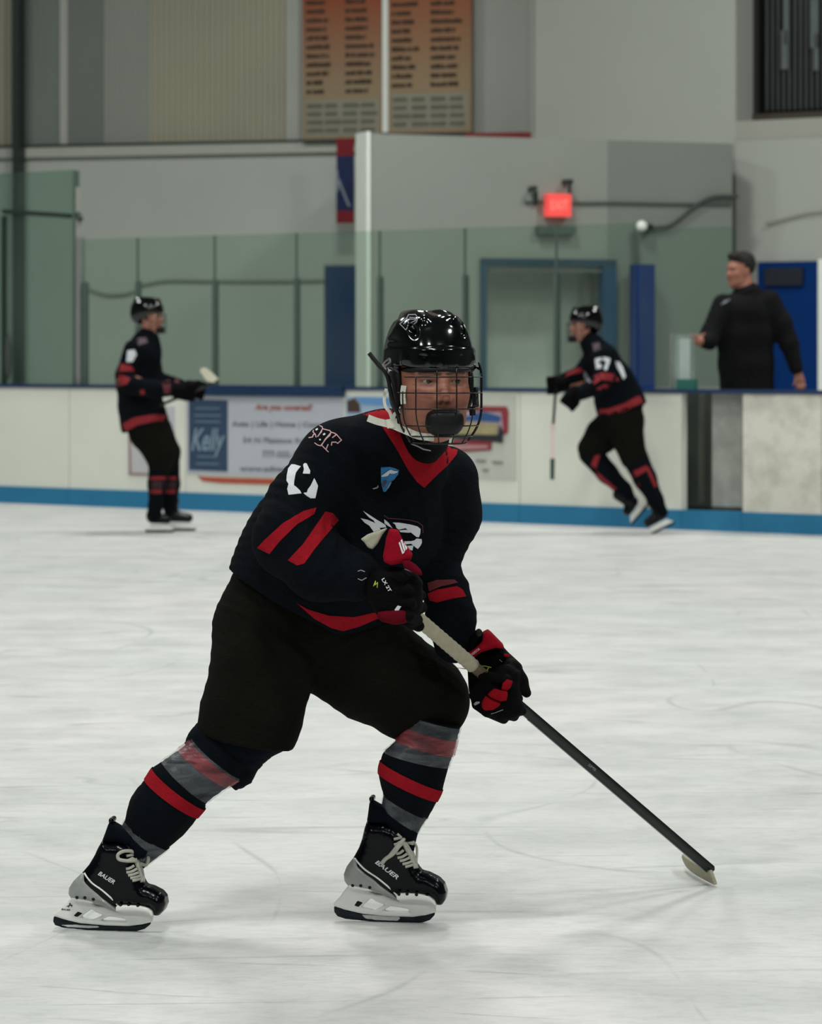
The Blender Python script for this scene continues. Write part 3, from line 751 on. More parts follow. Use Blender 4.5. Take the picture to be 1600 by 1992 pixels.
pale = mat('ad_pale', '7d93a2', .5, var=.15); greyi = mat('ad_grey_ink', '6d727c', .5, var=.15); redi = mat('ad_red_ink', 'a4554a', .5, var=.15)
btext('Kelly', 405, 862, 66, 58, pale, ad, v=-.018, bold=.02, shear=.35)
for y, w_ in ((792, 48), (806, 52), (818, 50), (886, 40), (900, 44)):
    bpoly(((404 - w_ / 2, y), (404 + w_ / 2, y + .5), (404 + w_ / 2, y + 4.5), (404 - w_ / 2, y + 4)), mat('ad_line', '5b7186', .5), ad, 'small_line', v=-.016, th=.002)
btext('Are you covered?', 552, 794, 112, 17, redi, ad, bold=.03, shear=.2)
btext('Auto | Life | Home | Commercial', 560, 827, 218, 14, greyi, ad, bold=.025)
btext('54 N Plaistow Rd, Plaistow', 566, 858, 186, 13, greyi, ad, bold=.02)
btext('777-555-1000', 556, 884, 92, 13, greyi, ad, bold=.02)
btext('www.advantage.com', 548, 914, 164, 14, greyi, ad, bold=.03)
bpoly(((384, 926), (410, 928), (560, 932), (560, 944), (430, 940), (395, 936)), mat('ad_red_band', 'b0523c', .5, var=.1), ad, 'red_swoosh', v=-.003)
a2 = empty('advertising_panel', BD.pt(715, 925, 0), 'pale blue advert with a brown figure behind the main player', 'sign')
BD.pbox(t := MB(), 674, 764, BD.z(716, 926), BD.z(716, 772), -.008, 0); t.build('sheet', mat('ad2_sheet', '9db4cc', .45, var=.15, scale=5), a2)
bpoly(((676, 780), (690, 774), (700, 786), (702, 802), (676, 802)), mat('ad2_brown', '43312a', .5), a2, 'brown_figure')
bpoly(((690, 772), (762, 773), (762, 790), (705, 786)), mat('ad2_blue', '5f8fc0', .5, var=.2), a2, 'blue_band', v=-.009)
a3 = empty('advertising_panel', BD.pt(930, 930, 0), 'red framed advert with blue and tan bands right of the helmet', 'sign')
BD.pbox(t := MB(), 830, 1004, BD.z(930, 932), BD.z(930, 768), -.006, 0); t.build('sheet', mat('ad3_sheet', 'c3c4ba', .45, var=.05), a3)
red3 = mat('ad3_red', '8b3038', .5, var=.2)
bpoly(((860, 789), (986, 791), (990, 800), (989, 842), (981, 846), (976, 801), (860, 798)), red3, a3, 'red_frame')
bpoly(((860, 800), (976, 802), (980, 842), (860, 842)), mat('ad3_pale', 'aa9aa6', .5, var=.1), a3, 'inner_field', v=-.008)
bpoly(((930, 803), (945, 802), (975, 810), (973, 821), (925, 819), (880, 819)), mat('ad3_blue', '2b4f85', .5), a3, 'blue_roof', v=-.012)
bpoly(((880, 821), (970, 824), (966, 846), (880, 844)), mat('ad3_tan', 'a0946f', .5, var=.4, scale=25), a3, 'tan_band', v=-.012)
bpoly(((880, 845), (969, 847), (972, 826), (980, 840), (978, 862), (965, 860), (880, 853)), mat('ad3_black', '22252b', .5), a3, 'black_band', v=-.014)
bpoly(((880, 856), (958, 858), (956, 876), (880, 881)), red3, a3, 'red_ribbon'); bpoly(((880, 864), (950, 866), (950, 872), (880, 876)), mat('ad3_pink', 'b08084', .5), a3, 'pink_ribbon', v=-.016)
ii = mat('ad3_ink', '7c827e', .6)
for x0, x1, y in ((925, 947, 894), (957, 980, 897), (938, 952, 912)):
    bpoly(((x0, y), (x1, y + 1), (x1 - 3, y + 6), (x0 + 2, y + 5)), ii, a3, 'faint_mark', v=-.010, th=.002)
a4 = empty('advertising_panel', BD.pt(270, 925, 0), 'small white advert with a thin red outline behind the standing skater', 'sign')
BD.pbox(t := MB(), 249, 340, BD.z(290, 926), BD.z(290, 790), -.006, 0); t.build('sheet', mat('ad4_sheet', 'bfc0c2', .45, var=.05), a4)
rr = mat('ad4_red', '9a6a68', .6)
for q in (((251, 845), (253, 845), (255, 922), (252, 922)), ((252, 920), (340, 923), (340, 926), (252, 923)), ((272, 876), (290, 862), (296, 866), (280, 882))):
    bpoly(q, rr, a4, 'red_line')

# ================================================================ PEOPLE: heads
def frame(yaw):                                  # rows: side (image right), forward, up; yaw 0 faces the camera, + turns to image right
    a = math.radians(yaw)
    return np.array([[math.cos(a), math.sin(a), 0], [math.sin(a), -math.cos(a), 0], [0, 0, 1.]])
def head_field(h, O, R, s, face=1.0):
    f = Field(h); g = lambda r, q, u: np.array(O) + (np.array([r, q, u]) * s) @ R
    E = lambda c, rad, k=.02, p=2.0: f.add(f_ell(g(*c), np.array(rad) * s, R, p), k * s)
    E((0, -.012, .032), (.074, .094, .094), .02)
    E((0, .022, -.035), (.060, .068, .082), .05)
    E((0, .052, -.098), (.030, .030, .022), .035)                       # chin
    for q in (-1, 1):
        E((q * .036, .056, -.028), (.026, .026, .026), .025)            # cheek
        E((q * .046, .012, -.078), (.018, .036, .022), .03)             # jaw
        E((q * .076, -.012, -.008), (.010, .018, .030), .006)           # ear
        f.add(f_cap(g(q * .010, .084, .024), g(q * .046, .072, .024), .009 * s, .008 * s), .014 * s)   # brow ridge
    for q in (-1, 1):
        f.sub(f_ell(g(q * .031, .100, .002), np.array((.017, .022, .012)) * s, R), .012 * s)
    f.add(f_cap(g(0, .084, .008), g(0, .106, -.030), .0075 * s, .0105 * s), .010 * s)     # nose
    for q in (-1, 1):
        E((q * .012, .094, -.036), (.008, .010, .007), .006)
        f.sub(f_ell(g(q * .007, .102, -.0435), np.array((.0036, .005, .003)) * s, R), .002)
        f.add(f_cap(g(q * .018, .087, .0098), g(q * .043, .079, .0078), .0056 * s, .0048 * s), .004 * s)   # upper lid
        f.add(f_cap(g(q * .020, .084, -.0042), g(q * .041, .078, -.0036), .0040 * s, .0036 * s), .005 * s)   # lower lid
    f.add(f_cap(g(-.020, .080, -.064), g(.020, .080, -.064), .0065 * s, .0065 * s), .006 * s)   # lips
    f.add(f_cap(g(-.017, .079, -.074), g(.017, .079, -.074), .007 * s, .007 * s), .006 * s)
    f.sub(f_cap(g(-.024, .090, -.0685), g(.024, .090, -.0685), .0025 * s, .0025 * s), .003)
    return f, g
def head_colors(vs, O, R, s, skin, brow, lip):
    Q = (vs - np.array(O)) @ R.T / s; c = np.tile(np.array(srgb(skin)), (len(vs), 1))
    def blend(w, col): c[:] = c * (1 - w[:, None]) + np.array(srgb(col)) * w[:, None]
    for q in (-1, 1):
        t = np.clip((q * Q[:, 0] - .010) / .036, 0, 1); zc = .0175 + .0035 * np.sin(t * 2.6)
        d = np.hypot((q * Q[:, 0] - np.clip(q * Q[:, 0], .010, .046)) * 1.2, (Q[:, 2] - zc) * 1.9) - .0050
        blend(np.clip(1 - d / .003, 0, .85) * (Q[:, 1] > .04), brow)
        d = np.hypot((q * Q[:, 0] - .031) / .022, (Q[:, 2] - .003) / .013); blend(np.clip(1.2 - d, 0, .35) * (Q[:, 1] > .03), brow)
        d = np.hypot((q * Q[:, 0] - .007), (Q[:, 2] + .0425)); blend(np.clip(1.5 - d / .004, 0, .7) * (Q[:, 1] > .08), brow)
        d = np.hypot((q * Q[:, 0] - .040) / .028, (Q[:, 2] + .035) / .024); blend(np.clip(1.1 - d, 0, .28) * (Q[:, 1] > .02), lip)
    d = np.hypot(Q[:, 0] / .014, (Q[:, 2] + .030) / .016); blend(np.clip(1.1 - d, 0, .3) * (Q[:, 1] > .07), lip)
    d = np.hypot(Q[:, 0] / .026, (Q[:, 2] + .069) / .012); blend(np.clip(1.6 - d * 1.2, 0, .8) * (Q[:, 1] > .05), lip)
    return c
def person_body(name, parent, bodyfield, hd, O, R, s, skin='c09080', brow='3a2a22', lip='a55a50', res=7, gaze=(0, 0)):
    """one mesh: trunk and limbs, head with face, eyes"""
    v1, f1 = bodyfield.bake(); v2, f2 = hd.bake(); g = lambda r, q, u: np.array(O) + (np.array([r, q, u]) * s) @ R
    c1 = np.tile(np.array(srgb(skin)), (len(v1), 1)); c2 = head_colors(v2, O, R, s, skin, brow, lip)
    eb = MB(); ec = []
    for q in (-1, 1):
        ctr = g(q * .031, .0745, .003); k0 = len(eb.v); eb.ball(ctr, .0122 * s, n=14)
        look = unit(np.array([gaze[0], 1.0, gaze[1]]) @ R)
        for p in eb.v[k0:]:
            a = math.degrees(math.acos(max(-1, min(1, unit(np.array(p) - ctr) @ look))))
            ec.append(srgb('040404') if a < 16 else srgb('2c2119') if a < 36 else srgb('8f857c'))
    nv1, nv2 = len(v1), len(v2)
    vs = np.concatenate([v1, v2, np.array(eb.v)]); fs = [tuple(x) for x in f1] + [tuple(x + nv1) for x in f2] + [tuple(i + nv1 + nv2 for i in q) for q in eb.f]
    mi = [0] * (len(f1) + len(f2)) + [1] * len(eb.f)
    o = mk(name, vs, fs, None, parent, mats=[M['skin'], M['eye']], midx=mi, fix=False)
    at = o.data.color_attributes.new('Col', 'FLOAT_COLOR', 'POINT'); at.data.foreach_set('color', np.concatenate([c1, c2, np.array(ec)]).astype(np.float32).ravel())
    return o

# ================================================================ THE MAIN PLAYER
pl = empty('person', W(470, 1800, 7.0), 'large foreground ice hockey player in black jersey with red stripes, crouching with stick', 'person')
hO = W(840, 743, 6.62); hR = frame(15); hs = 1.08
hd, hg = head_field(.0028, hO, hR, hs)
bf = Field(.011)
bf.chain([(838, 795, 6.67, 36, 36), (818, 845, 6.86, 30, 30), (780, 910, 6.98, 40, 36)], .04)          # neck
bf.chain([(750, 960, 7.0, 90, 50), (700, 1020, 7.0, 115, 80), (620, 1130, 7.05, 110, 85)], .05)     # trunk
bf.chain([(665, 900, 6.93, 50, 50), (590, 990, 6.86, 44, 44), (570, 1060, 6.8, 42, 42), (650, 1110, 6.74, 34, 34), (712, 1124, 6.69, 20, 20)], .03)
bf.chain([(860, 940, 7.08, 46, 46), (858, 1020, 7.09, 40, 40), (850, 1090, 7.08, 38, 38), (870, 1170, 7.03, 30, 30), (892, 1232, 7.01, 20, 20)], .03)
bf.chain([(580, 1170, 7.08, 75, 75), (510, 1290, 7.0, 68, 68), (450, 1430, 6.97, 52, 52), (340, 1560, 6.96, 46, 46), (255, 1655, 6.96, 28, 28), (215, 1715, 6.96, 28, 28)], .03)
bf.chain([(640, 1200, 7.1, 75, 75), (740, 1300, 7.12, 68, 68), (835, 1365, 7.12, 52, 52), (810, 1480, 7.09, 44, 44), (770, 1620, 7.06, 27, 27), (755, 1690, 7.06, 27, 27)], .03)
person_body('body', pl, bf, hd, hO, hR, hs, skin='99634f', brow='2c201b', lip='8a463c', gaze=(.25, -.02))

# --- pants
pf = Field(.0065)
C = lambda *pts, dv=(0, 1, 0): [f_cap(W(*p[:3]), W(*q[:3]), (p[3] * p[2] / F, p[4] * p[2] / F), (q[3] * q[2] / F, q[4] * q[2] / F), dv) for p, q in zip(pts[:-1], pts[1:])]
def nhalf(*a):                                    # keep what is above the line
    g_ = f_half(*a); return lambda P: g_(P)
pf.add(comp(C((556, 1150, 7.06, 108, 112), (523, 1225, 7.05, 104, 112), (511, 1300, 7.0, 96, 104), (489, 1390, 6.975, 95, 96), (470, 1470, 6.965, 92, 92)), .03,
            [nhalf(382, 1424, 568, 1460, 6.95)]), .02)
pf.add(f_cap(W(604, 1288, 7.05), W(704, 1346, 7.09), .064, .064), .012)
pf.add(comp(C((640, 1208, 7.06, 100, 112), (735, 1302, 7.09, 96, 105), (800, 1347, 7.10, 90, 98), (830, 1362, 7.11, 84, 92)), .03,
            [nhalf(742, 1449, 905, 1424, 7.1)]), .03)
pd = folds(.0042, [(W(460, 1290, 6.9), .30, (.5, .2, .8), .075, 1), (W(560, 1350, 6.9), .2, (.9, .1, -.5), .06, .8), (W(720, 1290, 7.0), .35, (.75, .2, -.65), .085, .9), (W(850, 1330, 7.0), .16, (.4, .2, .8), .05, .8), (W(450, 1180, 6.95), .2, (.2, .1, 1), .05, .9)], 2)
pants = pf.build('hockey_pants', M['pants_cloth'], pl, disp=pd)

# --- jersey
jf = Field(.006)
jf.add(comp(C((772, 893, 6.94, 104, 92), (712, 985, 6.98, 150, 112), (640, 1082, 7.02, 158, 128), (606, 1125, 7.03, 146, 134), (580, 1160, 7.04, 140, 132)), .05,
            [nhalf(440, 1106, 668, 1232, 7.0), nhalf(640, 1235, 840, 1196, 7.0)]), .03)
jf.add(f_ell(W(742, 858, 6.86), (.090, .09, .068)), .05)
jf.add(f_ell(W(672, 893, 6.93), (.094, .095, .086)), .05)
jf.chain([(658, 900, 6.93, 76, 80), (592, 985, 6.86, 70, 76), (568, 1050, 6.79, 70, 74), (622, 1102, 6.73, 62, 62), (690, 1120, 6.68, 50, 52)], .035)
jf.chain([(864, 935, 7.06, 68, 80), (866, 1000, 7.08, 66, 72), (848, 1075, 7.08, 47, 58), (846, 1108, 7.07, 40, 50)], .035)
jf.chain([(850, 1112, 7.06, 40, 48), (868, 1150, 7.04, 42, 48), (878, 1200, 7.02, 46, 50), (884, 1250, 7.0, 40, 44)], .02)
jd = folds(.007, [(W(560, 1000, 6.8), .22, (.6, .3, .75), .060, .9), (W(640, 1060, 6.65), .18, (.8, .3, -.5), .055, 1), (W(760, 1000, 6.9), .25, (.8, .3, .4), .09, .6),
                  (W(520, 1110, 6.95), .2, (.35, .2, .9), .05, 1), (W(870, 1060, 7.0), .15, (.2, .2, 1), .05, 1), (W(880, 1180, 7.0), .14, (.3, .1, 1), .05, .6), (W(680, 1180, 6.9), .2, (.3, .1, .9), .06, .8), (W(700, 900, 6.8), .16, (.6, .2, .7), .08, .5)], 5)
jersey = jf.build('jersey', M['black_cloth'], pl, disp=jd)
JB = bvh_of([jersey])
R_ = M['red_cloth']
D = lambda nm, pg, m, off=.002, th=.003, b=None, par=None, **k: decal(nm, pg, b or JB, m, par or jersey, off, th, **k)
D('sleeve_stripe', [[(590, 994), (616, 987), (612, 1000), (578, 1020), (545, 1052), (524, 1078), (500, 1066), (515, 1050), (550, 1018)]], R_)
D('sleeve_stripe', [[(634, 995), (648, 998), (660, 1012), (640, 1035), (612, 1068), (592, 1096), (578, 1100), (560, 1090), (590, 1058), (615, 1022)]], R_)
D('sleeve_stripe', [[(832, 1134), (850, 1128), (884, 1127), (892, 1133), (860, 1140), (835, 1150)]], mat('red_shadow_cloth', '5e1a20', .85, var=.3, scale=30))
D('sleeve_stripe', [[(832, 1155), (850, 1147), (890, 1140), (900, 1146), (908, 1160), (880, 1164), (850, 1172), (836, 1168)]], R_)
D('hem_stripe', [[(578, 1174), (600, 1186), (640, 1198), (690, 1201), (735, 1191), (742, 1196), (735, 1204), (700, 1219), (668, 1228), (645, 1222), (612, 1204)]], R_)
D('collar', [[(742, 826), (768, 838), (785, 868), (802, 902), (813, 905), (826, 907), (848, 902), (868, 884), (880, 862), (893, 866), (889, 884), (872, 905), (850, 925), (826, 949), (812, 938), (795, 915), (768, 866)]], R_, off=.004, th=.005)
D('collar', [[(701, 803), (712, 793), (735, 788), (760, 792), (768, 812), (762, 826), (742, 822), (722, 812)]], R_, off=.004, th=.005)
D('collar_inset', [[(770, 838), (785, 868), (802, 902), (826, 907), (848, 902), (868, 884), (880, 862), (850, 850), (800, 830)]], M['black_glove'], off=.001, th=.002)
# sleeve number, partly folded away
nx = lambda pts: [(540 + x / 10, 810 + y / 10) for x, y in pts]
D('sleeve_number', [nx([(270, 930), (330, 932), (455, 968), (400, 1030), (360, 1090), (340, 1170), (325, 1260), (322, 1340), (360, 1365), (440, 1440), (468, 1495), (340, 1508), (215, 1522), (190, 1405), (235, 1395), (215, 1310), (175, 1250), (180, 1150), (205, 1030), (200, 1020)]),
                    nx([(500, 935), (530, 905), (570, 915), (600, 980), (640, 1060), (630, 1115), (495, 1108), (515, 1030)]),
                    nx([(715, 1200), (745, 1250), (790, 1350), (780, 1410), (720, 1450), (690, 1470), (700, 1540), (740, 1590), (650, 1590), (570, 1540), (510, 1485), (575, 1478), (590, 1420), (650, 1340)])], M['white_print'], th=.0015)
# shoulder lettering as outline
S = []
for P_ in ([(820, 175), (870, 200), (880, 240), (1020, 275), (1040, 310), (1020, 370), (950, 430), (880, 520), (840, 570), (780, 555), (725, 515)],
           [(880, 235), (850, 290), (800, 370)], [(700, 270), (690, 300), (735, 345), (700, 350), (680, 400), (610, 412)], [(735, 345), (750, 400)],
           [(1045, 305), (1110, 325), (1150, 350), (1245, 460), (1170, 525), (1140, 500), (1060, 500), (1050, 560)],
           [(1150, 350), (1070, 410)], [(1045, 310), (930, 440), (860, 560), (990, 690)], [(985, 545), (945, 640)], [(860, 290), (780, 390)]):
    S += stroke([(540 + x / 10, 810 + y / 10) for x, y in P_], 1.7)
D('shoulder_lettering', S, M['pink_print'], th=.001, maxe=4)
D('shoulder_lettering', [nx([(735, 250), (780, 225), (790, 250), (750, 275)]), nx([(880, 345), (920, 320), (935, 345), (895, 370)]), nx([(810, 440), (840, 435), (845, 460), (815, 465)])], M['white_print'], th=.001, maxe=4)
# chest shield patch
cx_ = lambda pts: [(690 + x / 9.055, 890 + y / 9.055) for x, y in pts]
D('shield_patch', [cx_([(465, 180), (620, 170), (700, 190), (785, 225), (770, 300), (735, 340), (700, 390), (640, 430), (560, 600), (510, 605), (470, 440), (465, 300)])], M['blue_patch'], off=.003)
D('shield_patch', [cx_([(470, 330), (560, 310), (590, 240), (640, 215), (700, 240), (765, 245), (755, 265), (690, 262), (660, 260), (700, 285), (650, 285), (620, 280), (585, 325), (500, 342)])], M['white_print'], off=.0055, th=.001)
D('shield_patch', [cx_([(320, 545), (400, 520), (415, 485), (425, 520), (400, 545), (330, 560)]), cx_([(640, 430), (655, 440), (600, 540), (520, 605), (570, 560), (600, 490)])], M['grey_print'], off=.0055, th=.001)
D('shield_patch', [cx_([(515, 410), (560, 400), (570, 440), (520, 520), (470, 500)])], mat('patch_dark', '3a3f4c', .7, var=.3, scale=60), off=.0055, th=.001)
# chest crest: claw marks and outlined head, partly behind the glove
D('chest_crest', [cx_(p) for p in (
    [(155, 945), (260, 1010), (400, 1100), (470, 1140), (545, 1190), (560, 1230), (440, 1240), (370, 1160), (340, 1110), (250, 1050)],
    [(110, 1072), (230, 1100), (330, 1140), (400, 1180), (460, 1270), (340, 1310), (260, 1200), (180, 1150)],
    [(525, 1090), (600, 1150), (670, 1245), (600, 1210), (530, 1160)],
    [(672, 1148), (800, 1150), (1000, 1185), (1110, 1215), (1165, 1260), (1160, 1340), (1135, 1405), (1095, 1400), (1110, 1310), (1040, 1260), (900, 1245), (780, 1270), (740, 1240), (780, 1210), (860, 1205), (720, 1180)],
    [(790, 1285), (900, 1275), (1000, 1280), (1075, 1315), (950, 1325), (810, 1315)],
    [(870, 1480), (1000, 1475), (1060, 1460), (1100, 1430), (1185, 1440), (1190, 1500), (1160, 1560), (1115, 1612), (1120, 1540), (1090, 1490), (1000, 1520), (890, 1530)],
    [(920, 1560), (1040, 1550), (1020, 1640), (940, 1610)])], M['white_print'], off=.003, th=.0015)
D('chest_crest', sum([stroke(cx_(p), 1.5) for p in ([(520, 1020), (600, 1075), (780, 1085), (960, 1100), (1120, 1140), (1200, 1200), (1210, 1330)],)], []), M['dark_red_print'], off=.003, th=.001)
# neck guard
ng = Field(.005).chain([(828, 822, 6.74, 44, 38), (822, 850, 6.83, 46, 40), (815, 886, 6.90, 38, 36)], .03)
neck = ng.build('neck_guard', M['black_glove'], pl)
NB = bvh_of([neck, jersey])
D('woven_label', sum([stroke([(796, 858), (801, 864), (812, 868), (824, 874), (838, 877)], 2.2)], []), M['grey_print'], b=NB, par=neck, maxe=4)

# --- legs: knee guard bulge, socks, bands, tape
def lofted(name, st, m, parent, t0=0, t1=None, off=0.0, wr=0.0, **k):
    v, f = loft(st, t0, t1, off, wr=wr, **k); return mk(name, v, f, m, parent)
LS = [(392, 1410, 486, 1490, 6.955, .075), (376, 1437, 468, 1513, 6.95, .072), (352, 1456, 447, 1528, 6.945, .073), (316, 1481, 404, 1560, 6.945, .073),
      (297, 1494, 399, 1573, 6.945, .074), (282, 1516, 385, 1590, 6.945, .075), (256, 1550, 362, 1619, 6.95, .074), (242, 1600, 325, 1652, 6.955, .06)]
LS2 = [(244, 1594, 330, 1650, 6.955, .058), (229, 1622, 287, 1683, 6.96, .048), (216, 1650, 268, 1702, 6.96, .042)]
RS = [(797, 1386, 897, 1412, 7.05, .075), (783, 1411, 889, 1440, 7.05, .074), (776, 1436, 882, 1466, 7.045, .073), (748, 1462, 873, 1492, 7.04, .074), (741, 1480, 861, 1536, 7.04, .075),
      (737, 1505, 851, 1558, 7.045, .075), (746, 1546, 832, 1592, 7.05, .062)]
RS2 = [(748, 1540, 834, 1588, 7.05, .058), (743, 1568, 815, 1618, 7.055, .05), (742, 1600, 806, 1655, 7.06, .044)]
sockL = lofted('sock', LS, M['black_cloth'], pl, wr=.002); sockR = lofted('sock', RS, M['black_cloth'], pl, wr=.002)
lofted('sock_band', LS, R_, sockL, 4, 5, .0028, cap=False); lofted('sock_band', RS, R_, sockR, 4, 5, .0028, cap=False)
lofted('ankle_liner', LS2, M['black_cloth'], sockL); lofted('ankle_liner', RS2, M['black_cloth'], sockR)
lofted('clear_tape', LS, M['clear_tape'], sockL, 1, 3, .004, wr=.0015, cap=False, per=8); lofted('red_tape', LS, M['clear_tape_red'], sockL, 1.15, 2.1, .006, wr=.0015, cap=False, per=12)
lofted('clear_tape', RS, M['clear_tape'], sockR, .15, 3, .004, wr=.0015, cap=False, per=8); lofted('red_tape', RS, M['clear_tape_red'], sockR, .95, 2.15, .006, wr=.0015, cap=False, per=12)
lofted('clear_tape', LS2, M['clear_tape'], sockL, .1, 1.1, .003, wr=.0012, cap=False, per=12); lofted('clear_tape', RS2, M['clear_tape'], sockR, .1, 1.05, .003, wr=.0012, cap=False, per=12)
KG = [(410, 1390, 575, 1425, 6.98, .095), (378, 1412, 566, 1452, 6.975, .10), (361, 1440, 527, 1474, 6.985, .10), (365, 1452, 503, 1497, 6.99, .094), (390, 1462, 489, 1522, 6.995, .085), (418, 1478, 462, 1536, 7.0, .07)]
lofted('knee_guard', KG, M['navy_cloth'], pl, wr=.004, seed=3)

# --- skates
def skate(kind):
    P = F / (7.06 if kind == 'R' else 6.955)
    if kind == 'R': X0, Y0, Yc, tf = 650.0, 1796.0, 7.06, (lambda x, y: (x, y))
    else: X0, Y0, Yc, tf = 103.6, 1812.0, 6.955, (lambda x, y: (103.6 + .983 * (x - 649.7) + .205 * (1773 - y) * .97, 1812 + (y - 1796) * .90))
    yaw = math.radians(7); ex_ = np.array([math.cos(yaw), -math.sin(yaw), 0]); O = W(X0, HY, Yc); O[2] = 0.0
    lp = lambda pts: [((tf(620 + a / 5.714, 1540 + b / 5.714)[0] - X0) / P / math.cos(yaw) * 1.0, (Y0 - tf(620 + a / 5.714, 1540 + b / 5.714)[1]) / P) for a, b in pts]
    tp = lambda a, b: tf(620 + a / 5.714, 1540 + b / 5.714)
    pe = lambda pts, hw, r, holes=(), w0=0.0: f_poly(O, ex_, (0, 0, 1), lp(pts), hw, r, [lp(h) for h in holes], w0)
    boot_p = [(545, 340), (600, 352), (740, 350), (860, 395), (960, 520), (1050, 680), (1100, 820), (1150, 885), (1230, 905), (1340, 960), (1400, 1020), (1430, 1110), (1418, 1190), (1380, 1245), (1325, 1250), (1295, 1175), (1240, 1140), (900, 1130), (860, 1160), (600, 1110), (350, 1070), (305, 1000), (295, 930), (330, 840), (400, 740), (455, 640), (490, 540), (515, 430)]
    sk = Field(.0034)
    def taper(P_):                               # the boot narrows at heel and ankle
        q = (P_ - O) @ ex_; z = P_[..., 2]; return np.clip(.034 + .05 * np.clip(q - .10, 0, .16) - .0 * z, .03, .044)
    base = pe(boot_p, 1.0, .001)
    w_ax = np.cross((0, 0, 1.), ex_)
    def fn(P_):
        x = (P_ - O) @ ex_; z = P_[..., 2]; d2 = poly_sd(x, z, lp(boot_p)); w = np.abs((P_ - O) @ w_ax); hw = taper(P_); r = .026
        a = d2 + r; b = w - hw + r; return np.sqrt(np.maximum(a, 0) ** 2 + np.maximum(b, 0) ** 2) + np.minimum(np.maximum(a, b), 0) - r
    cs = [O + ex_ * p[0] + np.array([0, 0, p[1]]) + w_ax * q * .045 for p in lp(boot_p) for q in (-1, 1)]
    sk.add((fn, np.min(cs, 0), np.max(cs, 0)), 0)
    boot = sk.build('skate', M['boot'], pl); BB = bvh_of([boot])
    # cuff with tongue and tendon guard
    Field(.004).add(pe([(545, 350), (560, 250), (575, 130), (600, 110), (625, 130), (690, 165), (900, 260), (1000, 340), (1105, 470), (1070, 545), (1000, 570), (950, 540), (860, 410), (740, 365)], .034, .022), 0).build('cuff', M['navy_cloth'], boot)
    Field(.0025).add(f_cap(O + ex_ * lp([(600, 90)])[0][0] + np.array([0, 0, lp([(600, 90)])[0][1]]) - .016 * w_ax, O + ex_ * lp([(600, 90)])[0][0] + np.array([0, 0, lp([(600, 90)])[0][1]]) + .016 * w_ax, .006, .006), 0)\
        .add(f_cap(O + ex_ * lp([(575, 330)])[0][0] + np.array([0, 0, lp([(575, 330)])[0][1]]), O + ex_ * lp([(598, 105)])[0][0] + np.array([0, 0, lp([(598, 105)])[0][1]]), (.005, .026), (.005, .018), w_ax), .005).build('tendon_guard', M['boot'], boot)
    heel = [(400, 742), (432, 740), (480, 810), (560, 880), (680, 960), (790, 1060), (880, 1165), (915, 1215), (850, 1190), (720, 1140), (560, 1105), (350, 1068), (300, 1000), (292, 930), (326, 840)]
    hf = Field(.003).add(pe(heel, .0385, .02), 0); hf.build('heel_panel', M['boot_grey'], boot)
    core = [(345, 1060), (400, 1075), (560, 1105), (640, 1150), (730, 1150), (830, 1190), (900, 1215), (900, 1150), (1000, 1140), (1150, 1150), (1260, 1170), (1310, 1210), (1300, 1270), (1305, 1340), (1200, 1372), (1050, 1397), (800, 1396), (500, 1376), (350, 1345), (250, 1312), (172, 1290), (172, 1262), (230, 1205), (290, 1120)]
    ho = [[(468, 1208), (522, 1240), (455, 1312), (388, 1285)], [(590, 1200), (650, 1230), (760, 1262), (690, 1312), (640, 1330), (480, 1300), (530, 1255)], [(800, 1285), (900, 1292), (1000, 1310), (1020, 1345), (720, 1335)]]
    holder = Field(.0026).add(pe(core, .0105, .004, ho[1:]), 0).add(pe([(880, 1135), (905, 1118), (1000, 1110), (1150, 1115), (1250, 1140), (1310, 1185), (1332, 1245), (1300, 1240), (1260, 1205), (1150, 1190), (1000, 1190), (890, 1195)], .037, .005), .006)\
        .add(pe([(355, 1020), (450, 1022), (600, 1052), (625, 1105), (560, 1100), (350, 1070)], .034, .005), .006)\
        .add(pe([(630, 1230), (760, 1250), (820, 1262), (700, 1322), (650, 1322), (740, 1270)], .008, .004), .004).build('blade_holder', M['holder'], boot)
    Field(.002).add(pe([(440, 1225), (505, 1245), (452, 1298), (402, 1282)], .012, .002), 0).build('blade_trigger', M['black_plastic'], boot)
    Field(.0021).add(pe([(172, 1300), (300, 1340), (500, 1372), (800, 1392), (1050, 1392), (1200, 1370), (1297, 1342), (1290, 1375), (1240, 1430), (1150, 1462), (900, 1463), (600, 1463), (300, 1440), (210, 1412), (175, 1365)], .0032, .001), 0).build('runner', M['runner'], boot)
    if kind == 'R': Field(.0021).add(pe([(480, 1385), (900, 1392), (915, 1420), (880, 1450), (650, 1445), (520, 1430)], .0042, .001), 0).build('frost_patch', M['frost'], boot)
    else: Field(.0021).add(pe([(260, 1400), (450, 1395), (700, 1405), (740, 1425), (600, 1440), (350, 1430)], .0042, .001), 0).build('frost_patch', M['frost'], boot)
    AB = bvh_of([boot, holder, [c for c in bpy.data.objects if c.name.startswith('heel_panel')][-1]])
    for a, b in ((380, 1042), (470, 1045), (570, 1065), (895, 1140), (985, 1137), (1090, 1145), (1205, 1152)):
        h, d = hit(AB, *tp(a, b))
        if h is not None: MB().ball(h, .0042, n=5).build('rivet', M['black_plastic'], boot, smooth=True)
    last = [O[1] - .04]
    def sp(a, b, o=.004):
        h, d = hit(AB, *tp(a, b))
        if h is None: p = W(*tp(a, b), last[0])
        else: p = np.array(h - d * o)
        last[0] = float(p[1]); return p
    def lace(pts, r=.0032, flat=None): MB().tube(bez([sp(a, b, o) for a, b, o in [(*p, .004) if len(p) == 2 else p for p in pts]], 5), r, n=6, flat=flat).build('lace', M['lace'], boot, smooth=True)
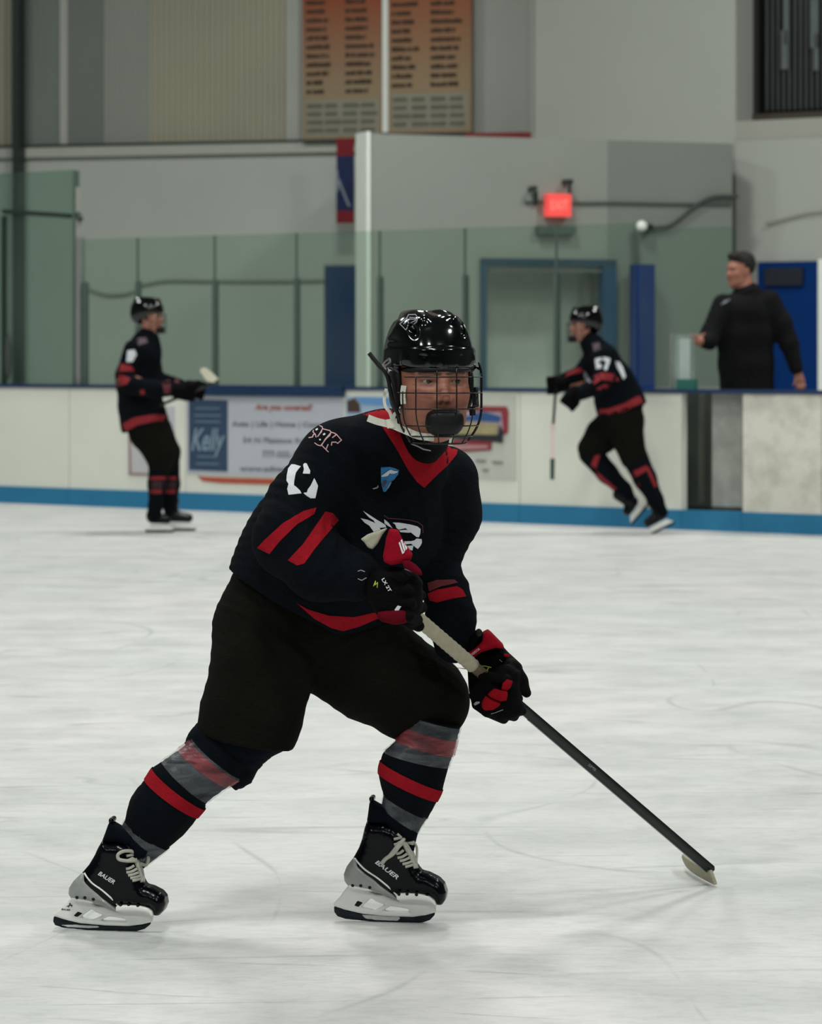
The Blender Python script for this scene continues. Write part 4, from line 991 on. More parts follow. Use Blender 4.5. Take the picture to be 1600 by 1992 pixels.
    for pts in ([(865, 690), (905, 680), (945, 650)], [(880, 735), (930, 725), (985, 690)], [(905, 770), (955, 760), (1010, 735)], [(935, 805), (985, 795), (1040, 775)], [(965, 835), (1010, 825), (1065, 805)], [(840, 590), (875, 580), (905, 560)], [(838, 530), (880, 520), (925, 515)], [(875, 470), (900, 490), (925, 515)]):
        lace(pts, .0036)
    lace([(940, 560), (985, 650), (1030, 730), (1080, 850)], .005); lace([(965, 560), (1020, 660), (1070, 760), (1095, 850)], .004)
    if kind == 'R':
        lace([(985, 530, .012), (900, 600, .012), (830, 690, .01), (750, 745, .008), (700, 805, .006)], .0052)
        lace([(955, 525, .014), (880, 600, .014), (800, 700, .01), (740, 760, .008)], .0042)
        lace([(990, 545, .012), (1060, 565, .014), (1095, 640, .014), (1085, 800, .008)], .0035); lace([(960, 520, .01), (1010, 560, .014), (1060, 570, .012)], .006)
    else:
        lace([(980, 560, .012), (900, 480, .014), (800, 470, .014), (740, 510, .012), (760, 570, .012), (850, 590, .012), (960, 590, .01)], .0045)
        lace([(980, 560, .012), (1040, 500, .014), (1090, 560, .014), (1080, 640, .012), (1000, 620, .01)], .0045); lace([(960, 520, .01), (1010, 590, .014), (1040, 640, .012)], .007); lace([(900, 560), (960, 600), (1020, 660)], .005)
    if kind == 'R': mv = text_px('BAUER', 753.4, 1692, 54, 8.5, 37, .02, .2)
    else: mv = text_px('BAUER', 207.5, 1707.5, 36, 8.5, 32, .02, .2)
    decal('maker_lettering', [], AB, M['white_print'], boot, .001, .001, 5, mesh2d=mv)
    if kind == 'L':
        decal('maker_lettering', stroke([(133, 1765), (136, 1757), (140, 1764)], 1.3) + stroke([(130, 1763), (141, 1761)], 1.2), AB, M['black_plastic'], boot, .001, .001, 4)
        decal('maker_lettering', [], AB, M['black_plastic'], boot, .001, .001, 4, mesh2d=text_px('BAUER', 128, 1769.5, 17, 3, 6, .01, .2))
    # pale piping between boot and heel
    MB().tube(bez([sp(a, b, .001) for a, b in ((405, 742), (440, 790), (520, 870), (640, 950), (760, 1045), (850, 1130), (905, 1200))], 4), .0022, n=6).build('piping', M['holder'], boot, smooth=True)
    return boot
skate('R'); skate('L')

# --- stick (held, so a thing of its own)
sb0 = W(772, 1168, 6.72); sb1 = W(1386, 1694, 7.53); sd_ = unit(sb1 - sb0); sl_ = np.linalg.norm(sb1 - sb0)
st = empty('hockey_stick', sb1, 'black hockey stick with taped grip held by the foreground player', 'hockey stick')
sp_ = lambda t: sb0 + (sb1 - sb0) * t
up_ = unit(np.cross(sd_, (0, 1, 0)));  up_ = up_ if up_[2] > 0 else -up_
dn_ = unit(np.cross(up_, sd_)); dn_ = dn_ if dn_[1] < 0 else -dn_           # towards the camera
fv = unit(dn_ * .85 - up_ * .5); ov = unit(np.cross(fv, sd_)); ov = ov if ov[2] > 0 else -ov
def bar(mb, t0, t1, a, b, mi=0, r0=1, r1=1):
    p0, p1 = sp_(t0), sp_(t1); c = []
    for p, r in ((p0, r0), (p1, r1)):
        for x, y in ((1, .6), (.6, 1), (-.6, 1), (-1, .6), (-1, -.6), (-.6, -1), (.6, -1), (1, -.6)): c.append(p + ov * x * a * r + fv * y * b * r)
    mb.add(c, [tuple(range(7, -1, -1)), tuple(range(8, 16))] + [(i, (i + 1) % 8, (i + 1) % 8 + 8, i + 8) for i in range(8)], mi)
bar(t := MB(), .0, .995, .0122, .0088); shaft = t.build('shaft', M['shaft'], st)
MB().tube([sp_(.02 + i * .0065) for i in range(32)], [.0165 + .0012 * (i % 2) for i in range(32)], n=12).build('grip_tape', M['stick_tape'], st, smooth=True)
bar(t := MB(), .222, .292, .0130, .0096); t.build('worn_section', M['worn_shaft'], st)
p0 = sp_(.40); p1 = sp_(.985)
MB().prism([p0 - ov * .0126 + fv * .0046, p0 - ov * .0074 + fv * .0092, p1 - ov * .0074 + fv * .0092, p1 - ov * .0126 + fv * .0046], fv * .0012 - ov * .0008).build('shaft_edge', M['shaft_edge'], st)
SBV = bvh_of([shaft])
decal('shaft_lettering', [], SBV, M['grey_print'], st, .001, .0008, 4, mesh2d=text_px('SMS', 1153, 1493, 18, 5, 39, .0))
# blade: curved, taped plate, nearly end-on
hl = W(1389, 1703, 7.50); toe = W(1338, 1686, 7.76); vs = []; fs = []
kn = 12
bd = unit(toe - hl); lean = unit(np.array([-.35, .10, 1.0]))
for i in range(kn):
    t = i / (kn - 1); c = hl + (toe - hl) * t + np.array([-.014, 0, 0]) * math.sin(t * 2.4) ; c[2] = .025 + .004 * t
    hh = .019 + .001 * math.sin(t * 3) if t < .85 else .019 * math.sqrt(max(0.05, 1 - ((t - .85) / .16) ** 2))
    nrm = unit(np.cross(bd, lean))
    for x, y in ((1, 1), (-1, 1), (-1, -1), (1, -1)): vs.append(c + lean * hh * y + nrm * .005 * x)
for i in range(kn - 1): fs += [(i * 4 + k, i * 4 + (k + 1) % 4, (i + 1) * 4 + (k + 1) % 4, (i + 1) * 4 + k) for k in range(4)]
fs += [(3, 2, 1, 0), tuple((kn - 1) * 4 + k for k in range(4))]
bl = mk('blade', vs, fs, M['stick_tape'], st, smooth=False)
bv = bl.modifiers.new('bevel', 'BEVEL'); bv.width = .003; bv.segments = 2

# --- gloves
EX, EZ = np.array([1., 0, 0]), np.array([0, 0, 1.])
def pad(h, pts, Y, hw, r, k=0):                  # puffy padded piece with this outline
    O_ = W(CX, HY, Y); return f_poly(O_, EX, EZ, [((x - CX) * Y / F, -(y - HY) * Y / F) for x, y in pts], hw, r)
g1 = lambda pts: [(680 + x / 4.21, 1000 + y / 4.21) for x, y in pts]
g2 = lambda pts: [(900 + x / 9.96, 1210 + y / 9.96) for x, y in pts]
upg = Field(.0034)
upg.add(pad(0, g1([(190, 470), (330, 430), (450, 440), (560, 490), (600, 560), (600, 680), (600, 760), (560, 850), (470, 890), (300, 880), (220, 820), (150, 700), (130, 560)]), 6.64, .038, .034), .01)
for i, (a, b, c) in enumerate((((735, 1128), (782, 1122), (812, 1135)), ((745, 1150), (792, 1148), (818, 1158)), ((750, 1172), (798, 1174), (820, 1182)), ((758, 1192), (796, 1198), (812, 1206)))):
    upg.add(f_cap(W(*a, 6.63), W(*b, 6.605), .014, .0135), .004); upg.add(f_cap(W(*b, 6.605), W(*c, 6.66), .0135, .0125), .004); upg.add(f_cap(W(*c, 6.66), W(c[0] - 12, c[1] + 8, 6.72), .0125, .011), .004)
upg.add(f_cap(W(765, 1195, 6.70), W(815, 1218, 6.72), .016, .0135), .006)                                  # thumb along the shaft
ug = upg.build('glove', M['black_glove'], pl); UB = bvh_of([ug])
redf = Field(.003).add(pad(0, g1([(300, 200), (330, 120), (400, 130), (430, 200), (470, 260), (520, 330), (500, 380), (430, 400), (340, 415), (285, 390), (275, 340), (290, 270)]), 6.63, .030, .013), 0)
cuff1 = redf.build('cuff', M['red_glove'], ug)
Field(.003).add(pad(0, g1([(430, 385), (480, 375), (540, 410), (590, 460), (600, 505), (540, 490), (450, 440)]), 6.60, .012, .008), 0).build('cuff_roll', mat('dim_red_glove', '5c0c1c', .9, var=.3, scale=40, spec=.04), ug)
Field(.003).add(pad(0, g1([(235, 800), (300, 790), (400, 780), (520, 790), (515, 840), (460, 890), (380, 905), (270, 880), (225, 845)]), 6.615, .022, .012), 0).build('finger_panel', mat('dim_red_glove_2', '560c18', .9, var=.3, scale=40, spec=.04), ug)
CB = bvh_of([cuff1])
D('maker_mark', [[(776, 1056), (778.5, 1054), (785, 1073), (783, 1078)], [(780, 1051), (782.5, 1049), (789, 1070), (787, 1074)], [(784, 1048), (786.5, 1050), (793, 1066), (790.5, 1070)], [(783, 1078), (785, 1073), (788, 1072), (786, 1076)]], M['white_print'], b=CB, par=ug, th=.001, maxe=4)
Field(.003).add(pad(0, g1([(92, 205), (150, 165), (320, 108), (270, 170), (235, 240), (190, 290), (150, 275), (125, 235)]), 6.66, .006, .004), 0).build('cuff_flap', M['cream_flap'], ug)
D('maker_lettering', [], M['white_print'], b=UB, par=ug, th=.001, maxe=4, mesh2d=text_px('LX 2T', 752.5, 1138, 29, 6.5, 60, .02))
D('maker_lettering', stroke([(727, 1140), (731, 1130), (730, 1138), (735, 1133), (734, 1143)], 1.2), M['green_print'], b=UB, par=ug, th=.001, maxe=4)
D('maker_mark', [[(768, 1186), (774, 1178), (781, 1180), (775, 1189), (770, 1190)]], M['white_print'], b=UB, par=ug, th=.001, maxe=4)
D('cuff_loop', sum([stroke(q, 1.6) for q in ([(697, 1111), (703, 1109), (710, 1112)], [(697, 1126), (704, 1129), (713, 1124)])], []), M['grey_print'], b=JB, par=ug, th=.001, maxe=4)
D('seam_line', stroke([(788, 1107), (804, 1113), (821, 1121)], 1.2), M['grey_print'], b=UB, par=ug, th=.001, maxe=4)
# lower glove
lg = Field(.0034)
lg.add(pad(0, g2([(120, 700), (200, 600), (420, 520), (620, 480), (790, 480), (900, 600), (1000, 690), (1150, 830), (1170, 890), (1130, 970), (1080, 1080), (1080, 1380), (1150, 1500), (1190, 1650), (1150, 1790), (950, 1880), (800, 1880), (600, 1800), (430, 1730), (300, 1690), (190, 1640), (120, 1300), (100, 900)]), 6.988, .040, .028), .01)
lg.add(pad(0, g2([(420, 1060), (560, 980), (700, 850), (900, 800), (1120, 960), (1090, 1380), (1200, 1650), (1150, 1790), (950, 1890), (800, 1890), (430, 1735), (190, 1640), (150, 1400), (250, 1250)]), 6.935, .036, .022), .01)
lg.add(pad(0, g2([(150, 250), (260, 170), (330, 130), (420, 230), (400, 420), (200, 640), (60, 640), (100, 400)]), 6.985, .034, .02), .01)
for (a, b, c) in (((300, 1600), (480, 1730), (800, 1880)), ((240, 1420), (560, 1560), (1000, 1830)), ((330, 1240), (700, 1380), (1150, 1720)), ((420, 1060), (850, 1130), (1080, 1480))):
    A_, B_, C_ = [g2([q])[0] for q in (a, b, c)]; lg.add(f_cap(W(*A_, 6.915), W(*B_, 6.895), .014, .0135), .004); lg.add(f_cap(W(*B_, 6.895), W(*C_, 6.93), .0135, .012), .004)
a, b, c = [g2([q])[0] for q in ((1050, 900), (1160, 1150), (1265, 1375))]
lg.add(f_cap(W(a[0] - 8, a[1], 6.95), W(b[0] - 6, b[1], 6.95), .022, .021), .008); lg.add(f_cap(W(b[0] - 6, b[1], 6.95), W(c[0] - 2, c[1], 6.96), .021, .0115), .008)      # thumb
lgo = lg.build('glove', M['black_glove'], pl); LB = bvh_of([lgo])
cf = Field(.003).add(pad(0, g2([(400, 205), (500, 158), (560, 205), (800, 450), (792, 495), (620, 480), (350, 570), (180, 700), (105, 660), (95, 600), (250, 500), (385, 380)]), 6.955, .040, .010), 0)
cuff2 = cf.build('cuff', M['red_glove'], lgo); C2 = bvh_of([cuff2])
D('maker_lettering', [], M['pink_print'], b=C2, par=lgo, th=.001, maxe=4, mesh2d=text_px('WARRIOR', 923.2, 1269.5, 26, 5, -38, .02))
rm = mat('red_glove_palm', '85101a', .9, var=.35, scale=40, bump=.3, spec=.04)
Field(.003).add(pad(0, g2([(860, 1092), (980, 1150), (935, 1270), (870, 1330), (750, 1320), (780, 1180)]), 6.887, .012, .009), 0).build('finger_panel', rm, lgo)
Field(.003).add(pad(0, g2([(620, 1285), (740, 1325), (870, 1340), (880, 1430), (850, 1520), (740, 1540), (560, 1470), (480, 1400)]), 6.881, .012, .009), 0).build('finger_panel', rm, lgo)
Field(.003).add(pad(0, g2([(450, 1425), (560, 1480), (730, 1550), (740, 1610), (600, 1700), (430, 1720), (370, 1640), (375, 1540)]), 6.885, .012, .009), 0).build('finger_panel', rm, lgo)
Field(.003).add(pad(0, g2([(800, 610), (900, 620), (935, 665), (860, 690), (790, 660)]), 6.942, .008, .006), 0).build('knuckle_panel', rm, lgo)
Field(.003).add(f_ell(W(932, 1231, 6.90), (.0085, .008, .0105)), 0).build('wrist_knob', M['black_plastic'], lgo)
D('green_tag', sum([stroke([(900 + x / 9.96, 1210 + y / 9.96) for x, y in q], 1.7) for q in ([(330, 850), (440, 855), (555, 880)], [(510, 890), (490, 910), (480, 970)])], []), M['green_print'], b=LB, par=lgo, th=.001, maxe=4)
D('seam_line', sum([stroke([(900 + x / 9.96, 1210 + y / 9.96) for x, y in q], 1.0) for q in ([(560, 1780), (650, 1755), (790, 1700)], [(720, 730), (770, 770)])], []), M['grey_print'], b=LB, par=lgo, th=.001, maxe=4)
D('maker_mark', [g2([(215, 1590), (260, 1545), (335, 1545), (330, 1575), (240, 1620)])], M['grey_print'], b=LB, par=lgo, th=.001, maxe=4)

# --- helmet
G = lambda r, q, u: hO + np.array([r, q, u]) @ hR
E_ = lambda c, rad, p=2.0: f_ell(G(*c), rad, hR, p)
hf = Field(.0027)
hf.add(E_((-.002, -.022, .048), (.100, .126, .112), 2.25), 0)
hf.add(E_((-.002, -.024, .085), (.086, .112, .082), 2.6), .010)
hf.add(f_cap(G(-.034, .062, .140), G(-.036, -.10, .152), (.010, .010), (.012, .012)), .016)   # crown ridges
hf.add(f_cap(G(.030, .062, .140), G(.032, -.10, .152), (.010, .010), (.012, .012)), .016)
hf.add(f_cap(G(-.075, .060, .052), G(.075, .060, .052), (.012, .010), (.012, .010)), .014)
def hband(P):                                    # lower shell: stands proud under a step line
    Q = (P - hO) @ hR.T; e = np.sqrt((Q[..., 0] / .1045) ** 2 + ((Q[..., 1] + .022) / .131) ** 2)
    d = (e - 1) * .1045; zt_ = .072 + .10 * (-Q[..., 1]) * .0
    a = np.maximum(d + .006, 0); b = np.maximum(np.abs(Q[..., 2] - .046) - .026, 0); return np.hypot(a, b) - .006
hf.add((hband, hO - .17, hO + .17), .004)
hf.add(E_((-.088, -.035, -.005), (.014, .040, .040), 2.3), .02); hf.add(E_((.088, -.035, -.005), (.014, .040, .040), 2.3), .02)   # ear flaps
hf.add(E_((0, -.088, .02), (.072, .045, .050), 2.3), .03)
for q in (-1, 1):                                # channels and vents
    hf.sub(f_cap(G(q * .058 - .002, .085, .112), G(q * .062, -.09, .146), (.006, .010), (.007, .012), (0, 0, 1)), .008)
    hf.sub(f_cap(G(0, .075, .158), G(0, -.06, .172), (.013, .008), (.013, .008), (0, 0, 1)), .008)
    hf.sub(f_cap(G(q * .093, .045, .098), G(q * .100, -.06, .100), .005, .005), .005)
    hf.sub(f_cap(G(q * .103, .010, .045), G(q * .107, -.045, .030), .006, .005), .005)
    for j in range(3): hf.sub(f_cap(G(q * (.020 + .022 * j), .112 - .010 * j, .058), G(q * (.034 + .022 * j), .108 - .013 * j, .060), .0035, .0035), .003)
hf.sub(E_((0, .0, -.01), (.084, .11, .118), 2.3), .004)
def cut(P):                                      # opening for the face: below the brim in front
    Q = (P - hO) @ hR.T; return np.maximum(Q[..., 2] - (.024 + .012 * np.clip(np.abs(Q[..., 0]) / .08, 0, 1) ** 2 - .0) , -(Q[..., 1] - .030 - .0 * Q[..., 2]) + np.clip(-Q[..., 2] * .25, 0, .03))
hf.sub((cut, hO - .3, hO + .3), .006)
hf.sub((lambda P: ((P - hO) @ hR.T)[..., 2] + .046 - .75 * np.clip(-.035 - ((P - hO) @ hR.T)[..., 1], 0, 1), hO - .3, hO + .3), .004)
def sidecut(P):
    Q = (P - hO) @ hR.T; return np.maximum(Q[..., 2] - .03, .102 + 1.3 * (Q[..., 2] - .03) - np.abs(Q[..., 0]))
hf.sub((sidecut, hO - .3, hO + .3), .006)
hel = hf.build('helmet', M['helmet'], pl); HB = bvh_of([hel])
hx = lambda pts: [(660 + x / 4.706, 580 + y / 4.706) for x, y in pts]
D('helmet_sticker', sum([stroke(hx(q), 1.3) for q in ([(555, 235), (620, 180), (635, 150), (700, 148), (718, 175), (710, 215), (660, 260), (640, 245), (610, 290), (555, 235)], [(620, 180), (640, 245)], [(645, 175), (690, 180), (700, 205), (655, 225)], [(590, 235), (625, 210)], [(640, 190), (715, 195)])], []), M['grey_print'], b=HB, par=hel, th=.001, maxe=4)
# cage
cg_ = MB()
def cagep(az, u):                                # wire surface around the face
    a = math.radians(az); k = 1.0 if u > -.06 else 1 - ((-.06 - u) / .085) ** 2 * .42
    top = 1 - max(0, (u - .02)) * 2.2
    return G(.006 + .101 * math.sin(a) * k * top, .028 + .100 * math.cos(a) * (k * .5 + .5) * top, u)
wr_ = .0017
def wire(pts, r=wr_): MB().tube(pts, r, n=6).build('cage_wire', M['wire'], hel, smooth=True)
for u, a0, a1 in ((.012, -62, 70), (-.024, -80, 86), (-.060, -80, 84), (-.098, -72, 78)): wire([cagep(a0 + (a1 - a0) * i / 24, u - .004 * math.cos(math.radians(a0 + (a1 - a0) * i / 24)) * 0) for i in range(25)])
for az, u1, u0 in ((-66, -.02, -.132), (-44, .014, -.136), (-16, .030, -.138), (10, .032, -.138), (37, .020, -.136), (62, .020, -.130)): wire([cagep(az, u1 + (u0 - u1) * i / 14) for i in range(15)])
wire([cagep(-84 + 168 * i / 24, -.138) for i in range(25)], .0024)
wire([cagep(-70 + 140 * i / 24, -.122) for i in range(25)], .0018)
for az in (84, 74): wire([cagep(az, .045 - .178 * i / 18) for i in range(19)], .0022)
wire(bez([G(-.106, .0, .03), G(-.100, .035, -.02), cagep(-80, -.06), cagep(-78, -.10), cagep(-82, -.138)], 6), .0028)
wire([G(.104, -.005, .035), cagep(84, .03)], .0035)
MB().tube(bez([G(-.145, .02, .055), G(-.128, .025, .036), G(-.112, .03, .012), G(-.104, .035, -.03), G(-.090, .045, -.075)], 6), .0058, n=8, flat=((0, 0, 1), .8)).build('cage_strap', M['black_plastic'], hel, smooth=True)
MB().tube([G(-.152, .018, .066), G(-.126, .024, .032)], .0085, n=8, flat=((0, 0, 1), .6)).build('strap_end', M['black_plastic'], hel)
MB().tube([G(.098, .02, -.015), G(.094, .04, -.055)], .007, n=8).build('cage_clip', M['black_plastic'], hel); MB().tube([G(.070, .09, -.055), G(.072, .09, -.075)], .007).build('cage_clip', M['black_plastic'], hel)
# chin cup
cc = Field(.003).add(E_((.003, .100, -.084), (.043, .028, .025), 2.6), 0).add(E_((.003, .092, -.104), (.036, .032, .020), 2.4), .012).build('chin_cup', M['black_plastic'], hel)
Field(.003).add(E_((0, .032, .0285), (.080, .077, .0115), 2.4), 0).build('hair_shade_band', M['black_plastic'], hel)  # dark band added for the hair and the shadow under the brim
for q in (-1, 1): Field(.003).add(E_((q * .084, -.004, -.008), (.013, .036, .056), 2.4), 0).build('ear_pad', M['black_plastic'], hel)
def strap(pts, r, fl=.35): MB().tube(bez([W(*p) for p in pts], 6), r, n=8, flat=((0, 0, 1), fl)).build('chin_strap', M['strap'], hel, smooth=True)
def ribbon(pts, wdt, th=.0025, nm='chin_strap'):  # flat band facing the camera
    P = bez([W(*p) for p in pts], 6); vs = []; n = len(P)
    for i, p in enumerate(P):
        t = unit(P[min(i + 1, n - 1)] - P[max(i - 1, 0)]); s_ = unit(np.cross(t, (0, 1, 0))) * wdt / 2; y = np.array([0, th, 0])
        vs += [p - s_ - y, p + s_ - y, p + s_ + y, p - s_ + y]
    fs = [(i * 4 + k, i * 4 + (k + 1) % 4, i * 4 + 4 + (k + 1) % 4, i * 4 + 4 + k) for i in range(n - 1) for k in range(4)] + [(0, 1, 2, 3), tuple((n - 1) * 4 + k for k in range(4))]
    mk(nm, vs, fs, M['strap'], hel, smooth=False)
ribbon([(716, 813, 6.64), (735, 820, 6.62), (760, 826, 6.59), (785, 836, 6.56), (815, 848, 6.53), (845, 851, 6.52)], .016)
ribbon([(762, 815, 6.585), (764, 832, 6.58)], .024, .006, 'strap_buckle')
ribbon([(763, 818, 6.58), (759, 803, 6.58), (750, 790, 6.58), (748, 772, 6.585), (752, 756, 6.60)], .007)
ribbon([(765, 818, 6.58), (768, 806, 6.575), (778, 800, 6.57)], .008); ribbon([(786, 750, 6.545), (784, 768, 6.545), (785, 786, 6.545)], .012)

# ================================================================ PEOPLE IN THE BACKGROUND
RD = mat('red_cloth_far', '84161f', .85, var=.3, scale=20)
def far_helmet(parent, O, yaw, s=1.0):
    R = frame(yaw); G_ = lambda r, q, u: O + (np.array([r, q, u]) * s) @ R
    f = Field(.007); E2 = lambda c, rad, p=2.3: f_ell(G_(*c), np.array(rad) * s, R, p)
    f.add(E2((0, -.02, .05), (.104, .130, .106)), 0).add(f_cap(G_(-.035, .06, .13), G_(-.035, -.10, .14), .016, .016), .02).add(f_cap(G_(.035, .06, .13), G_(.035, -.10, .14), .016, .016), .02)
    f.add(E2((0, -.085, .0), (.075, .05, .06)), .03)
    f.sub((lambda P: np.maximum(((P - O) @ R.T)[..., 2] - .03 * s, -(((P - O) @ R.T)[..., 1] - .02 * s)), O - .3, O + .3), .006)
    f.sub((lambda P: ((P - O) @ R.T)[..., 2] + .06 * s, O - .3, O + .3), .004)
    h = f.build('helmet', M['helmet'], parent)
    t = MB()
    def cp(az, u): a = math.radians(az); return G_(.104 * math.sin(a), .03 + .10 * math.cos(a), u)
    for u in (.012, -.035, -.08, -.125): t.tube([cp(-80 + 16 * i, u) for i in range(11)], .0022, n=4)
    for az in (-80, -50, -18, 18, 50, 80): t.tube([cp(az, .03 - .155 * i / 5) for i in range(6)], .0022, n=4)
    k = t.build('cage', M['wire'], h); k['kind'] = 'stuff'
    Field(.007).add(E2((0, .09, -.10), (.045, .03, .028)), 0).build('chin_cup', M['black_plastic'], h)
def far_skate(parent, heel, toe, Y, up=(0, -1), blade=True):
    """heel, toe: sole points in the image; up: image direction of the ankle"""
    a = W(*heel, Y); b = W(*toe, Y); t = unit(b - a); L_ = np.linalg.norm(b - a); u = unit(np.cross(t, (0, 1, 0)));  uv = np.array([up[0], 0, -up[1]]); u = u if u @ uv > 0 else -u
    f = Field(.008); w = (0, 1, 0)
    f.add(f_cap(a + t * .05 + u * .055, b - t * .05 + u * .035, (.050, .042), (.034, .044), w), 0)
    f.add(f_cap(a + t * .055 + u * .06, a + t * .075 + u * .17, (.052, .042), (.050, .046), w), .02)
    bo = f.build('skate', M['boot'], parent)
    m = MB(); lo = -.065
    for p, q in ((.03, .10), (L_ - .11, L_ - .04)):
        m.prism([a + t * p - w_ + u * 0 for w_ in (np.array([0, -.012, 0]),)] + [a + t * q + np.array([0, .012, 0]) * -1, a + t * q + np.array([0, .012, 0]), a + t * p + np.array([0, -.012, 0])], u * .03)
    MB().prism([a + t * .0 + u * (lo + .02) + np.array([0, -.008, 0]), b + u * (lo + .02) + np.array([0, -.008, 0]), b - t * .04 + u * -.002 + np.array([0, -.008, 0]), a + t * .04 + u * -.002 + np.array([0, -.008, 0])], (0, .016, 0)).build('blade_holder', M['holder'], bo)
    MB().prism([a + u * lo + np.array([0, -.002, 0]), b + u * lo + np.array([0, -.002, 0]), b + t * .01 + u * (lo + .022) + np.array([0, -.002, 0]), a - t * .01 + u * (lo + .022) + np.array([0, -.002, 0])], (0, .004, 0)).build('runner', M['runner'], bo)
    return bo
def far_glove(parent, c, d, Y, r=17):             # c: centre, d: pointing direction in the image
    f = Field(.007); s = Y / F; d = unit([d[0], d[1]]); n = np.array([-d[1], d[0]])
    f.add(f_cap(W(c[0] - d[0] * r * .9, c[1] - d[1] * r * .9, Y), W(*c, Y), (r * s * .9, r * s * .8), (r * s, r * s * .8)), 0)
    for i in range(4):
        p = np.array(c) + n * (i - 1.5) * r * .45; q = p + d * r * .75
        f.add(f_cap(W(*p, Y - .02), W(*q, Y - .04), r * s * .34, r * s * .32), .008); f.add(f_cap(W(*q, Y - .04), W(*(q - d * r * .1), Y + .03), r * s * .32, r * s * .3), .006)
    p = np.array(c) - n * r * .8; f.add(f_cap(W(*p, Y), W(*(p + d * r * .9), Y - .03), r * s * .34, r * s * .28), .01)
    return f.build('glove', M['black_glove'], parent)
def X(f, pts, k=.03): return f.chain(pts, k)

# --- standing skater, left
YA = 22.4
pa = empty('person', W(320, 1036, YA), 'ice hockey skater standing upright in profile at far left, black jersey with red hem', 'person', None)
oA = W(291, 617, YA); RA = frame(72); h_, _ = head_field(.009, oA, RA, 1.02)
b_ = Field(.02)
X(b_, [(290, 640, YA, 14, 14), (280, 670, YA, 20, 24), (272, 740, YA, 26, 32), (282, 820, YA, 28, 32)])
X(b_, [(262, 685, YA - .18, 15, 15), (241, 735, YA - .22, 13, 13), (300, 756, YA - .3, 11, 11), (352, 762, YA - .35, 9, 9)])
X(b_, [(285, 690, YA + .15, 14, 14), (300, 740, YA + .12, 12, 12), (370, 757, YA - .1, 9, 9)])
for dy, P_ in ((-.08, [(285, 830), (316, 885), (306, 940), (302, 1000)]), (.1, [(295, 830), (328, 885), (332, 940), (332, 998)])):
    X(b_, [(*P_[0], YA + dy, 20, 20), (*P_[1], YA + dy, 16, 16), (*P_[2], YA + dy, 13, 13), (*P_[3], YA + dy, 9, 9)])
person_body('body', pa, b_, h_, oA, RA, 1.02, skin='a5705c')
far_helmet(pa, oA, 72)
f = Field(.014)
X(f, [(290, 648, YA, 15, 18), (284, 668, YA, 26, 34), (280, 690, YA, 32, 46), (268, 742, YA, 40, 44), (274, 790, YA, 42, 46)], .05); f.add(comp([f_cap(W(274, 790, YA), W(281, 822, YA), (.175, .19), (.19, .20)), ], .02, [f_half(230, 846, 340, 816, YA)]), .03)
X(f, [(264, 682, YA - .16, 24, 22), (243, 730, YA - .2, 18, 18), (256, 750, YA - .25, 17, 17), (300, 757, YA - .3, 17, 17), (340, 757, YA - .32, 14, 14)], .03)
X(f, [(290, 690, YA + .14, 22, 20), (302, 738, YA + .1, 17, 17), (350, 752, YA - .05, 15, 15)], .03)
ja = f.build('jersey', M['black_cloth'], pa, disp=folds(.012, [(W(275, 780, YA - .15), .3, (.3, .2, 1), .12, 1), (W(300, 750, YA - .3), .2, (1, .1, .2), .08, 1)], 1)); B = bvh_of([ja])
D('hem_stripe', [[(242, 822), (262, 812), (298, 806), (331, 807), (334, 818), (300, 820), (268, 827), (238, 843), (234, 832)]], RD, b=B, par=ja, th=.008, off=.004, maxe=12)
D('elbow_band', [[(221, 712), (232, 706), (256, 712), (262, 722), (236, 722), (222, 724)], [(219, 730), (240, 730), (254, 736), (246, 748), (230, 752), (221, 742)]], RD, b=B, par=ja, th=.008, off=.004, maxe=12)
D('sleeve_stripe', [[(316, 742), (330, 738), (334, 770), (320, 772)], [(340, 738), (347, 738), (349, 768), (342, 770)]], mat('dim_red_far', '5a1a22', .8, var=.3), b=B, par=ja, th=.008, off=.004, maxe=12)
D('sleeve_number', [[(248, 682), (262, 680), (266, 690), (258, 704), (246, 704)]], M['white_print'], b=B, par=ja, th=.006, off=.004, maxe=8)
D('shoulder_mark', [[(264, 658), (284, 656), (288, 666), (270, 672)]], mat('far_mark', '4a3a44', .8), b=B, par=ja, th=.004, off=.003, maxe=8); D('shoulder_mark', [[(272, 760), (280, 758), (282, 767), (274, 768)]], RD, b=B, par=ja, th=.004, off=.004, maxe=8)
f = Field(.014)
X(f, [(284, 815, YA, 42, 46), (290, 840, YA, 40, 44)], .04)
for dy, P_ in ((-.09, [(286, 838), (312, 884), (313, 905)]), (.1, [(300, 838), (322, 882), (326, 905)])): X(f, [(*P_[0], YA + dy, 36, 26), (*P_[1], YA + dy, 29, 25), (*P_[2], YA + dy, 24, 23)], .03)
f.build('hockey_pants', M['pants_cloth'], pa)
for dy, P_, rr_ in ((-.09, [(311, 905), (306, 942), (302, 985), (302, 1004)], (22, 18, 13, 12)), (.1, [(328, 905), (332, 942), (331, 982), (333, 1000)], (22, 18, 14, 12))):
    f = Field(.012); X(f, [(*p, YA + dy, r_, r_) for p, r_ in zip(P_, rr_)], .03); so = f.build('sock', M['black_cloth'], pa); B = bvh_of([so]); cx2 = P_[1][0]
    D('sock_band', [[(cx2 - 30, 927), (cx2 + 32, 927), (cx2 + 32, 933), (cx2 - 30, 933)], [(cx2 - 30, 953), (cx2 + 32, 953), (cx2 + 32, 960), (cx2 - 30, 960)]], RD, b=B, par=so, th=.006, off=.003, maxe=10)
    D('sock_band', [[(cx2 - 30, 936), (cx2 + 30, 936), (cx2 + 30, 951), (cx2 - 30, 951)]], mat('dim_red_sock', '30141a', .8), b=B, par=so, th=.004, off=.002, maxe=10)
